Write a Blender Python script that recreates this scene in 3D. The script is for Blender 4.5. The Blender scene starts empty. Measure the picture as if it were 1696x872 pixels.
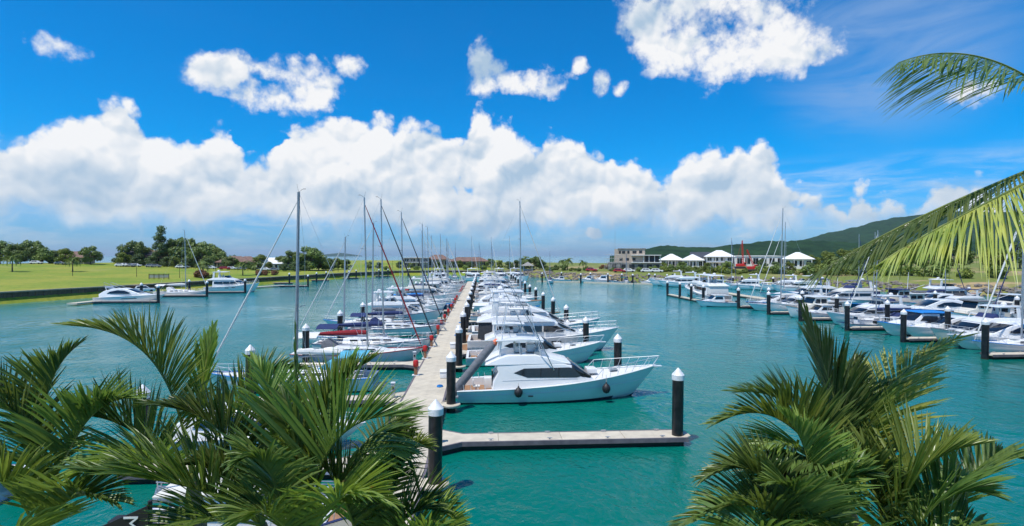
import bpy, bmesh, math, random
from mathutils import Vector, Matrix, noise as mnoise
R = math.radians
random.seed(7)
sc = bpy.context.scene
col = sc.collection

# ------------------------------------------------------------------ camera
FPX = 872.0; CAMH = 10.5
TH = math.atan(50/872); PH = math.atan(12/872)
FW = Vector((math.sin(TH)*math.cos(PH), math.cos(TH)*math.cos(PH), -math.sin(PH)))
RT = Vector((math.cos(TH), -math.sin(TH), 0)); UP = RT.cross(FW)
cam = bpy.data.cameras.new('camera'); camo = bpy.data.objects.new('camera', cam); col.objects.link(camo)
camo.location = (0, 0, CAMH)
camo.rotation_euler = Matrix((RT, UP, -FW)).transposed().to_euler()
cam.sensor_fit = 'HORIZONTAL'; cam.sensor_width = 36; cam.lens = 36*FPX/1696
cam.clip_start = .1; cam.clip_end = 60000
sc.camera = camo
def ray(px, py): return FW + RT*((px-848)/FPX) - UP*((py-436)/FPX)
def at(px, py, z=0.0):
    d = ray(px, py); return Vector((0, 0, CAMH)) + d*((z-CAMH)/d.z)
def atd(px, py, Y):                       # point of a pixel at a known distance along Y
    d = ray(px, py); return Vector((0, 0, CAMH)) + d*(Y/d.y)
def azel(px, py):
    d = ray(px, py).normalized()
    return math.atan2(d.x, d.y), math.asin(d.z)

sc.view_settings.view_transform = 'Standard'; sc.view_settings.look = 'None'
sc.view_settings.exposure = 0.0; sc.view_settings.gamma = 1.0

sc.cycles.max_bounces = 5; sc.cycles.diffuse_bounces = 2; sc.cycles.glossy_bounces = 3; sc.cycles.transmission_bounces = 2
sc.cycles.use_adaptive_sampling = True; sc.cycles.adaptive_threshold = .02
# ------------------------------------------------------------------ sun
SUN_EL, SUN_AZ = R(66), R(-130)            # azimuth from +Y towards +X
sd = Vector((math.sin(SUN_AZ)*math.cos(SUN_EL), math.cos(SUN_AZ)*math.cos(SUN_EL), math.sin(SUN_EL)))
sl = bpy.data.lights.new('sun', 'SUN'); sl.energy = 4.4; sl.angle = R(.53); sl.color = (1, .96, .89)
so = bpy.data.objects.new('sun', sl); col.objects.link(so)
so.rotation_euler = sd.to_track_quat('Z', 'Y').to_euler(); so.location = (0, 0, 200)

# ------------------------------------------------------------------ node helpers
class NT:
    def __init__(s, tree): s.t = tree
    def n(s, typ, **kw):
        nd = s.t.nodes.new(typ)
        for k, v in kw.items(): setattr(nd, k, v)
        return nd
    def link(s, a, b): s.t.links.new(a, b)
    def put(s, sock, v):
        if hasattr(v, 'node'): s.link(v, sock)
        else: sock.default_value = v
    def m(s, op, a, b=0.0, c=None, clamp=False):
        nd = s.n('ShaderNodeMath', operation=op, use_clamp=clamp)
        s.put(nd.inputs[0], a); s.put(nd.inputs[1], b)
        if c is not None: s.put(nd.inputs[2], c)
        return nd.outputs[0]
    def mr(s, v, a, b, c=0.0, d=1.0, smooth=True):
        nd = s.n('ShaderNodeMapRange', interpolation_type='SMOOTHSTEP' if smooth else 'LINEAR')
        s.put(nd.inputs[0], v)
        for i, x in zip((1, 2, 3, 4), (a, b, c, d)): s.put(nd.inputs[i], x)
        return nd.outputs[0]
    def mix(s, f, a, b, blend='MIX'):
        nd = s.n('ShaderNodeMix', data_type='RGBA', blend_type=blend)
        s.put(nd.inputs[0], f)
        for k, x in ((6, a), (7, b)):
            if not hasattr(x, 'node'): x = tuple(x)+((1,) if len(x) == 3 else ())
            s.put(nd.inputs[k], x)
        return nd.outputs[2]
    def noise(s, vec, scale, detail=4, rough=.55, dist=0.0):
        nd = s.n('ShaderNodeTexNoise')
        if vec is not None: s.link(vec, nd.inputs['Vector'])
        nd.inputs['Scale'].default_value = scale; nd.inputs['Detail'].default_value = detail
        nd.inputs['Roughness'].default_value = rough; nd.inputs['Distortion'].default_value = dist
        return nd.outputs['Fac']

# ------------------------------------------------------------------ world: nishita sky with cumulus
world = bpy.data.worlds.new('World'); sc.world = world; world.use_nodes = True
wt = world.node_tree; wt.nodes.clear(); W = NT(wt)
SKY_TOP = [(-400,230),(-200,190),(0,215),(60,190),(130,175),(195,163),(217,163),(240,193),(282,214),(323,212),(360,208),(387,216),(405,238),(428,244),(447,238),
  (470,202),(511,196),(566,184),(616,182),(667,189),(694,205),(729,204),(762,222),(774,200),(783,172),(796,170),(810,187),(843,192),(862,211),(886,232),
  (899,238),(904,215),(929,213),(963,220),(977,242),(1006,251),(1053,256),(1087,268),(1101,282),(1120,268),(1139,247),(1158,249),(1197,235),
  (1220,220),(1249,216),(1278,230),(1281,258),(1292,268),(1304,287),(1335,306),(1369,318),(1388,316),(1405,325),(1416,294),(1438,291),(1455,311),
  (1483,318),(1520,322),(1570,290),(1630,280),(1696,310),(1800,280),(2100,300)]
AZ0, AZ1 = -1.0, 1.0
HSC = .5
def warp(G, vec, src, scale, detail, amp):
    t = G.n('ShaderNodeTexNoise'); G.link(src, t.inputs['Vector']); t.inputs['Scale'].default_value = scale; t.inputs['Detail'].default_value = detail; t.inputs['Roughness'].default_value = .55
    a = G.n('ShaderNodeVectorMath', operation='SUBTRACT'); G.link(t.outputs['Color'], a.inputs[0]); a.inputs[1].default_value = (.5,.5,.5)
    b = G.n('ShaderNodeVectorMath', operation='MULTIPLY_ADD'); G.link(a.outputs[0], b.inputs[0]); b.inputs[1].default_value = (amp,amp,amp); G.link(vec, b.inputs[2])
    return b.outputs[0]
def puff(G, d, scale):                     # round heads with creases between them, as on cumulus
    v = G.n('ShaderNodeTexVoronoi', feature='F1'); v.inputs['Scale'].default_value = scale
    G.link(d, v.inputs['Vector']); return G.m('SUBTRACT', .46, v.outputs['Distance'])
def relief_group():
    g = bpy.data.node_groups.new('cloud_relief', 'ShaderNodeTree')
    g.interface.new_socket('Dir', in_out='INPUT', socket_type='NodeSocketVector')
    for nm in ('Heads', 'Relief'): g.interface.new_socket(nm, in_out='OUTPUT', socket_type='NodeSocketFloat')
    G = NT(g); gi = G.n('NodeGroupInput'); go = G.n('NodeGroupOutput'); d = gi.outputs[0]
    p1, p2, p3 = puff(G, d, 11), puff(G, d, 25), puff(G, d, 58)
    heads = G.m('ADD', p1, G.m('ADD', G.m('MULTIPLY', p2, .55), G.m('MULTIPLY', p3, .42)))
    big = G.noise(d, 7, 1, .5)
    rel = G.m('ADD', G.m('ADD', G.m('MULTIPLY', p1, 2.0), G.m('MULTIPLY', big, 7.0)), G.m('ADD', G.m('MULTIPLY', p2, .75), G.m('MULTIPLY', p3, .32)))
    G.link(heads, go.inputs[0]); G.link(rel, go.inputs[1])
    return g
RG = relief_group()
tc = W.n('ShaderNodeTexCoord'); dirv = tc.outputs['Generated']
G = W
sx = W.n('ShaderNodeSeparateXYZ'); W.link(dirv, sx.inputs[0]); elz = W.m('ARCSINE', sx.outputs[2]); azn = W.m('ARCTAN2', sx.outputs[0], sx.outputs[1])
dw = warp(W, warp(W, dirv, dirv, 9, 1, .034), dirv, 34, 3, .020)
sp = W.n('ShaderNodeSeparateXYZ'); W.link(dw, sp.inputs[0])
az = W.m('ARCTAN2', sp.outputs[0], sp.outputs[1]); el = sp.outputs[2]
n1 = W.noise(dw, 12, 4, .55); n2 = W.noise(dirv, 52, 4, .62)
g1 = W.n('ShaderNodeGroup', node_tree=RG); W.link(dw, g1.inputs[0])
off = W.n('ShaderNodeVectorMath', operation='ADD'); W.link(dw, off.inputs[0]); off.inputs[1].default_value = (-.006, 0, .0125)
g2 = W.n('ShaderNodeGroup', node_tree=RG); W.link(off.outputs[0], g2.inputs[0])
heads = g1.outputs[0]
# skyline of the cloud bank
fc = W.n('ShaderNodeFloatCurve'); cv = fc.mapping.curves[0]
pts = []
for (x, y) in SKY_TOP:
    a, e = azel(x, y+7); pts.append(((a-AZ0)/(AZ1-AZ0), math.sin(e)/HSC))
pts = [q for q in pts if 0 < q[0] < 1]
pts = [(0, pts[0][1])] + pts + [(1, pts[-1][1])]
while len(cv.points) < len(pts): cv.points.new(0.5, 0.5)
for q, r_ in zip(cv.points, pts): q.location = r_; q.handle_type = 'VECTOR'
fc.mapping.update()
W.put(fc.inputs['Value'], W.m('DIVIDE', W.m('SUBTRACT', az, AZ0), AZ1-AZ0, clamp=True))
h = W.m('MULTIPLY', fc.outputs[0], HSC)
h = W.m('ADD', h, W.m('MULTIPLY', W.m('SUBTRACT', n1, .5), W.mr(W.m('ABSOLUTE', az), .85, 1.2, 0, .35)))
top = W.m('MULTIPLY', W.m('SUBTRACT', h, el), 22.0)
bank = W.m('ADD', top, W.m('ADD', W.m('MULTIPLY', heads, 1.0), W.m('MULTIPLY', W.m('SUBTRACT', n2, .5), .75)))
def ell(lst):
    out = None
    for (x, y, w, hh) in lst:
        a, e = azel(x, y); wa = w/FPX*math.cos(a)**2; wh = hh/FPX*math.cos(a)
        u = W.m('MULTIPLY_ADD', az, 1/wa, -a/wa); v = W.m('MULTIPLY_ADD', el, 1/wh, -math.sin(e)/wh)
        q = W.m('MULTIPLY_ADD', u, u, W.m('MULTIPLY', v, v))
        out = q if out is None else W.m('MINIMUM', out, q)
    return W.m('SUBTRACT', 1.0, out)
hole = W.m('MAXIMUM', W.m('ADD', ell([(768, 312, 62, 34), (430, 228, 46, 18)]), W.m('ADD', W.m('MULTIPLY', W.m('SUBTRACT', n1, .5), 2.5), W.m('MULTIPLY', heads, -.8))), 0.0)
bank = W.m('SUBTRACT', W.m('MINIMUM', bank, 1.6), W.m('MULTIPLY', W.m('MINIMUM', hole, 1.6), 1.25))
# soft, flat underside
eb = math.sin(azel(848, 352)[1])
base = W.mr(W.m('ADD', el, W.m('MULTIPLY', W.m('SUBTRACT', n1, .5), .11)), eb-.075, eb+.03)
bank = W.m('MINIMUM', bank, W.m('MULTIPLY_ADD', base, .62, -.06))
puffs = ell([(338,112,44,28),(372,130,46,40),(410,160,58,28),(465,168,66,26),(500,125,62,34),(440,118,36,22),(578,106,32,17),(505,158,52,30),
             (797,92,24,36),(805,126,34,34),(845,138,58,20),(900,136,50,26),(963,108,18,14),(997,150,18,24),(1024,152,16,15),
             (1085,40,66,46),(1150,70,90,56),(1215,60,110,84),(1300,88,88,44),(1180,-10,150,80),(985,388,18,9),
             (90,80,66,24),(1620,150,66,26)])
pf = W.m('ADD', W.m('MULTIPLY', W.m('MAXIMUM', puffs, -2.0), .75), W.m('MULTIPLY', heads, .65))
pf = W.m('ADD', pf, W.m('ADD', W.m('MULTIPLY', W.m('SUBTRACT', n1, .50), 2.7), W.m('MULTIPLY', W.m('SUBTRACT', n2, .5), 1.3)))
pf = W.m('MINIMUM', pf, W.m('MULTIPLY', W.m('ADD', puffs, .65), 1.3))
pf = W.m('MULTIPLY', pf, .55)
# scattered clouds over the unseen rest of the sky, thickened to whiten ambient light
far = W.m('MULTIPLY', W.m('SUBTRACT', n1, .55), 4.0)
far = W.m('ADD', far, W.m('MULTIPLY', W.m('SUBTRACT', W.m('MULTIPLY', W.mr(W.m('ABSOLUTE', az), .9, 1.3), W.mr(el, .1, .3, .85, 1.0)), 1.0), 4.0))
dens = W.m('MAXIMUM', W.m('MAXIMUM', bank, pf), far)
cover = W.mr(dens, -.06, .42)
lit = W.m('ADD', .60, W.m('MULTIPLY', W.m('SUBTRACT', g1.outputs[1], g2.outputs[1]), 1.0))
lit = W.m('ADD', lit, W.mr(top, .3, 2.2, .26, 0.0))
lit = W.m('MULTIPLY', lit, W.mr(elz, .06, .19, .58, 1.10), clamp=True)
ccol = W.mix(lit, (.45, .60, .76), (1.0, 1.0, 1.0))
sky = W.n('ShaderNodeTexSky', sky_type='NISHITA', sun_disc=False)
sky.sun_elevation = SUN_EL; sky.sun_rotation = SUN_AZ; sky.altitude = 0; sky.air_density = 1.0; sky.dust_density = .25; sky.ozone_density = 2.0
tint = W.mix(W.mr(elz, -.02, .20), (.27, .56, 1.04), (.001, .66, 1.18))
skyc = W.mix(1.0, sky.outputs[0], tint, 'MULTIPLY')
# thin high veil
vn = W.n('ShaderNodeMapping'); W.link(dirv, vn.inputs[0]); vn.inputs['Scale'].default_value = (3, 3, 11); vn.inputs['Rotation'].default_value = (0, R(-14), 0)
veil = W.mr(W.noise(vn.outputs[0], 1.6, 6, .55, .6), .48, .80, 0, .55)
va, ve = azel(1470, 60)
vb = W.m('SUBTRACT', 1.0, W.m('SQRT', W.m('ADD', W.m('POWER', W.m('DIVIDE', W.m('SUBTRACT', azn, va), .22), 2.0), W.m('POWER', W.m('DIVIDE', W.m('SUBTRACT', elz, ve), .19), 2.0))))
wn = W.mr(W.noise(vn.outputs[0], 1.1, 5, .6, .8), .34, .66, 0.05, 1.0)
veil = W.m('ADD', W.m('MULTIPLY', veil, .02), W.m('MULTIPLY', W.mr(vb, 0.0, .75), W.m('MULTIPLY', wn, .62)), clamp=True)
b1 = W.n('ShaderNodeBackground'); W.link(skyc, b1.inputs[0]); b1.inputs[1].default_value = .135
b2 = W.n('ShaderNodeBackground'); W.link(ccol, b2.inputs[0]); b2.inputs[1].default_value = .97
b3 = W.n('ShaderNodeBackground'); b3.inputs[0].default_value = (.36, .52, .80, 1); b3.inputs[1].default_value = .95
ms0 = W.n('ShaderNodeMixShader'); W.link(veil, ms0.inputs[0]); W.link(b1.outputs[0], ms0.inputs[1]); W.link(b3.outputs[0], ms0.inputs[2])
st_ = W.n('ShaderNodeMapping'); W.link(dirv, st_.inputs[0]); st_.inputs['Scale'].default_value = (3, 3, 16)
streak = W.m('MULTIPLY', W.mr(W.noise(st_.outputs[0], 2.4, 6, .6, .3), .38, .70, 0, .60), W.m('MULTIPLY', W.mr(elz, -.02, .03), W.mr(elz, .10, .17, 1, 0)))
cover = W.m('MAXIMUM', W.m('MULTIPLY', cover, .97), streak)
ms = W.n('ShaderNodeMixShader'); W.link(cover, ms.inputs[0]); W.link(ms0.outputs[0], ms.inputs[1]); W.link(b2.outputs[0], ms.inputs[2])
wo = W.n('ShaderNodeOutputWorld'); W.link(ms.outputs[0], wo.inputs[0])
world.cycles.sampling_method = 'MANUAL'; world.cycles.sample_map_resolution = 512

# ------------------------------------------------------------------ materials
MATS = {}
def mat(name, c, rough=.5, metal=0.0, var=.0, vscale=3.0, c2=None, bump=0.0, bscale=20.0, spec=.5, trans=0.0, coat=0.0, rnd=0.0, bdist=.02):
    if name in MATS: return MATS[name]
    m = bpy.data.materials.new(name); m.use_nodes = True; t = m.node_tree; t.nodes.clear(); N = NT(t)
    p = N.n('ShaderNodeBsdfPrincipled'); o = N.n('ShaderNodeOutputMaterial')
    co = N.n('ShaderNodeTexCoord').outputs['Object']
    cc = (*c, 1)
    if c2 is None: c2 = tuple(x*(1-var) for x in c)
    f = N.mr(N.noise(co, vscale, 6, .6), .35, .68)
    cs = N.mix(f, c, c2)
    if rnd:
        oi = N.n('ShaderNodeObjectInfo')
        k = N.m('ADD', 1-rnd/2, N.m('MULTIPLY', oi.outputs['Random'], rnd))
        hs = N.n('ShaderNodeHueSaturation'); N.link(cs, hs.inputs['Color']); N.link(k, hs.inputs['Value']); cs = hs.outputs[0]
    N.link(cs, p.inputs['Base Color'])
    p.inputs['Roughness'].default_value = rough; p.inputs['Metallic'].default_value = metal
    p.inputs['Specular IOR Level'].default_value = spec; p.inputs['Coat Weight'].default_value = coat
    if bump:
        b = N.n('ShaderNodeBump'); b.inputs['Strength'].default_value = bump; b.inputs['Distance'].default_value = bdist
        N.link(N.noise(co, bscale, 5, .6), b.inputs['Height']); N.link(b.outputs[0], p.inputs['Normal'])
    out = p.outputs[0]
    if trans:
        tr = N.n('ShaderNodeBsdfTranslucent'); N.link(cs, tr.inputs[0])
        mx = N.n('ShaderNodeMixShader'); mx.inputs[0].default_value = trans
        N.link(out, mx.inputs[1]); N.link(tr.outputs[0], mx.inputs[2]); out = mx.outputs[0]
    N.link(out, o.inputs[0]); MATS[name] = m
    return m
mat('gelcoat', (.80,.80,.79), .22, var=.06, vscale=.7, coat=.3)
mat('gelcoat_cream', (.74,.70,.61), .28, var=.06, vscale=.7)
mat('gelcoat_grey', (.64,.66,.70), .25, var=.06, vscale=.7)
mat('gelcoat_aqua', (.52,.70,.70), .2, var=.05, vscale=.7, coat=.3)
mat('gelcoat_navy', (.02,.04,.13), .2, var=.1)
mat('nonskid', (.72,.71,.68), .7, var=.1, vscale=4, bump=.2, bscale=60)
mat('bottom_paint', (.03,.045,.07), .6, var=.3)
mat('glass', (.012,.014,.018), .06, spec=.8, var=.2)
mat('clear_vinyl', (.30,.34,.36), .15, var=.2)
mat('teak', (.36,.19,.09), .6, c2=(.26,.14,.07), vscale=6)
mat('steel', (.72,.73,.74), .42, .6, var=.1)
mat('alu', (.50,.51,.53), .38, .7, var=.12, vscale=2)
mat('mast_grey', (.30,.31,.33), .42, .4, var=.15, vscale=2)
mat('navy', (.018,.035,.13), .85, var=.3, vscale=5, bump=.3, bscale=14)
mat('red', (.30,.014,.025), .85, var=.35, vscale=5, bump=.3, bscale=14)
mat('blue', (.01,.22,.62), .7, var=.25, vscale=5, bump=.3, bscale=10)
mat('skyblue', (.10,.42,.58), .7, var=.2, vscale=5, bump=.3, bscale=10)
mat('greycanvas', (.16,.17,.19), .85, var=.25, vscale=5, bump=.3, bscale=14)
mat('darkcanvas', (.045,.05,.06), .8, var=.3, vscale=5, bump=.3, bscale=14)
mat('whitecanvas', (.72,.71,.68), .8, var=.12, vscale=5, bump=.3, bscale=14)
mat('teal', (.02,.34,.36), .7, var=.25)
mat('orange', (.75,.16,.06), .5, var=.2)
mat('rubber', (.018,.018,.02), .55, var=.3)
mat('redpaint', (.55,.025,.02), .4, var=.2)
mat('timber', (.36,.17,.09), .7, c2=(.24,.11,.06), vscale=5)
mat('concrete', (.60,.53,.41), .85, c2=(.49,.43,.335), vscale=1.3, bump=.25, bscale=30, rnd=.10)
mat('waler', (.17,.145,.16), .7, c2=(.11,.095,.11), vscale=2)
mat('floatblack', (.012,.011,.013), .5, var=.4)
mat('pile', (.006,.006,.008), .34, c2=(.022,.021,.022), vscale=2.5, bump=.15, bscale=5)
mat('pilecap', (.82,.82,.82), .4, var=.22, vscale=4.5)
mat('galv', (.46,.47,.48), .5, .3, var=.2, vscale=6)
mat('rope', (.5,.47,.40), .9, var=.2)
mat('growth', (.03,.045,.025), .9, var=.4, vscale=8)
mat('stalk', (.22,.24,.05), .45, c2=(.12,.17,.04), vscale=4)
mat('cane', (.22,.18,.12), .8, c2=(.12,.10,.07), vscale=5, bump=.5, bscale=9)
mat('dryhusk', (.48,.27,.05), .8, c2=(.30,.16,.04), vscale=8)
mat('leaf', (.175,.240,.045), .6, c2=(.105,.160,.034), vscale=.35, trans=.15, rnd=.5)
mat('leaf_yellow', (.19,.23,.026), .6, c2=(.12,.17,.024), vscale=.4, trans=.2, rnd=.4)
mat('leaf_dark', (.110,.165,.040), .6, c2=(.068,.112,.030), vscale=.4, trans=.12, rnd=.4)
mat('bark', (.15,.12,.09), .9, c2=(.09,.07,.05), vscale=3, bump=.5, bscale=8)
mat('redscrub', (.20,.07,.035), .8, c2=(.10,.08,.02), vscale=.6)
mat('render_white', (.74,.73,.70), .8, var=.08, vscale=.3)
mat('render_grey', (.42,.40,.37), .85, var=.2, vscale=.4)
mat('render_sand', (.52,.42,.33), .85, var=.15, vscale=.4)
mat('bare_concrete', (.34,.32,.29), .9, c2=(.22,.21,.20), vscale=.5)
mat('roof_white', (.80,.79,.77), .55, var=.06, vscale=.4)
mat('roof_tile', (.22,.13,.10), .8, var=.3, vscale=.5)
mat('roof_dark', (.06,.065,.08), .6, var=.3, vscale=.5)
mat('dark_void', (.03,.032,.036), .5, var=.3)
mat('wallbrown', (.20,.115,.065), .85, c2=(.10,.062,.04), vscale=.8, rnd=.35)
mat('wallcap', (.46,.34,.23), .85, var=.2, vscale=.8)
mat('rock', (.24,.20,.165), .9, c2=(.13,.115,.095), vscale=.9)
mat('cranered', (.62,.03,.025), .45, var=.15)
mat('carwhite', (.75,.75,.74), .25, var=.04, coat=.5)
mat('carred', (.35,.02,.02), .25, var=.05, coat=.5)
mat('cargrey', (.22,.23,.25), .25, var=.05, coat=.5)
mat('signblack', (.016,.014,.018), .6, var=.3)
mat('letterwhite', (.78,.78,.80), .6, var=.05)
mat('skinpaint', (.42,.30,.18), .6, var=.2)

def custom(name):
    m = bpy.data.materials.new(name); m.use_nodes = True; t = m.node_tree; t.nodes.clear(); N = NT(t)
    p = N.n('ShaderNodeBsdfPrincipled'); o = N.n('ShaderNodeOutputMaterial'); N.link(p.outputs[0], o.inputs[0])
    MATS[name] = m
    return N, p, N.n('ShaderNodeTexCoord').outputs['Object']
# water: murky turquoise body under wind ripples
N, p, co = custom('water')
big = N.mr(N.noise(co, .012, 4, .55), .35, .65)
p.inputs['Roughness'].default_value = .07; p.inputs['IOR'].default_value = 1.333; p.inputs['Specular IOR Level'].default_value = .5
mp = N.n('ShaderNodeMapping'); N.link(co, mp.inputs[0]); mp.inputs['Scale'].default_value = (1.0, .8, 1); mp.inputs['Rotation'].default_value = (0, 0, R(25))
fine = N.noise(mp.outputs[0], 2.6, 4, .6, .4); mid = N.noise(mp.outputs[0], .55, 3, .55, .3); patch = N.noise(co, .05, 3, .5)
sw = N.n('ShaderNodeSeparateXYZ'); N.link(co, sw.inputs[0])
sky_tint_far = N.mr(N.m('ADD', sw.outputs[1], N.m('MULTIPLY', N.m('SUBTRACT', patch, .5), 50.0)), 22, 130)  # bluer with distance: sky reflection put into the body colour
cw = N.mix(sky_tint_far, N.mix(big, (.0004, .130, .096), (.0008, .148, .114)), N.mix(big, (.003, .205, .225), (.006, .235, .265))); N.link(cw, p.inputs['Base Color'])
hgt = N.m('ADD', N.m('MULTIPLY', fine, N.mr(patch, .35, .65, .12, 1.0)), N.m('MULTIPLY', mid, 1.5))
b = N.n('ShaderNodeBump'); b.inputs['Strength'].default_value = .55; b.inputs['Distance'].default_value = .2
N.link(hgt, b.inputs['Height']); N.link(b.outputs[0], p.inputs['Normal'])
# palm leaflets: glossy green, browned here and there
def frond_mat(name, a, b_, dry=.70):
    N, p, co = custom(name); o = [n for n in N.t.nodes if n.type == 'OUTPUT_MATERIAL'][0]
    c = N.mix(N.mr(N.noise(co, 2.4, 4, .6), .35, .68), a, b_)
    oi = N.n('ShaderNodeObjectInfo'); hs = N.n('ShaderNodeHueSaturation'); N.link(c, hs.inputs['Color'])
    N.link(N.m('MULTIPLY_ADD', oi.outputs['Random'], .55, .78), hs.inputs['Value']); N.link(N.m('MULTIPLY_ADD', oi.outputs['Random'], .03, .485), hs.inputs['Hue'])
    c = N.mix(N.mr(N.noise(co, 11, 3, .6), dry, dry+.05, 0, .85), hs.outputs[0], (.30, .20, .07))
    N.link(c, p.inputs['Base Color']); p.inputs['Specular IOR Level'].default_value = .6
    N.link(N.mr(N.noise(co, 6, 2, .5), .3, .7, .24, .46), p.inputs['Roughness'])
    tr = N.n('ShaderNodeBsdfTranslucent'); N.link(N.mix(1.0, c, (1.5, 1.5, .8), 'MULTIPLY'), tr.inputs[0]); mx = N.n('ShaderNodeMixShader'); mx.inputs[0].default_value = .34
    N.link(p.outputs[0], mx.inputs[1]); N.link(tr.outputs[0], mx.inputs[2]); N.link(mx.outputs[0], o.inputs[0])
frond_mat('frond', (.165,.225,.060), (.090,.150,.038))
frond_mat('frond_lime', (.25,.32,.07), (.14,.21,.045), .68)
frond_mat('frond_young', (.27,.40,.06), (.17,.29,.05), .75)
frond_mat('frond_yellow', (.46,.46,.12), (.28,.34,.08), .70)
# lawn
N, p, co = custom('grass')
g = N.mix(N.mr(N.noise(co, .05, 5, .6), .35, .65), (.170, .250, .012), (.300, .300, .030))
g = N.mix(N.mr(N.noise(co, .9, 4, .6), .4, .75, 0, .5), g, (.075, .135, .010))
g = N.mix(N.mr(N.noise(co, .022, 6, .7, .5), .56, .66, 0, .75), g, (.36, .31, .10))
N.link(g, p.inputs['Base Color']); p.inputs['Roughness'].default_value = .95
b = N.n('ShaderNodeBump'); b.inputs['Strength'].default_value = .6; b.inputs['Distance'].default_value = .2
N.link(N.noise(co, 2.5, 5, .7), b.inputs['Height']); N.link(b.outputs[0], p.inputs['Normal'])
# sandy building ground with weeds
N, p, co = custom('scrub_ground')
f = N.mr(N.noise(co, .035, 6, .65), .34, .50)
g = N.mix(f, (.44, .30, .16), (.15, .19, .025)); g = N.mix(N.mr(N.noise(co, .5, 5, .6), .45, .7, 0, .6), g, (.20, .17, .06))
N.link(g, p.inputs['Base Color']); p.inputs['Roughness'].default_value = .95
# wooded hillside
N, p, co = custom('forest')
f = N.mr(N.noise(co, .03, 8, .7), .35, .65)
g = N.mix(f, (.030, .072, .028), (.014, .038, .018)); N.link(g, p.inputs['Base Color']); p.inputs['Roughness'].default_value = .9
p.inputs['Specular IOR Level'].default_value = .1
b = N.n('ShaderNodeBump'); b.inputs['Strength'].default_value = 1.0; b.inputs['Distance'].default_value = 6
N.link(N.noise(co, .09, 6, .7), b.inputs['Height']); N.link(b.outputs[0], p.inputs['Normal'])

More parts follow.
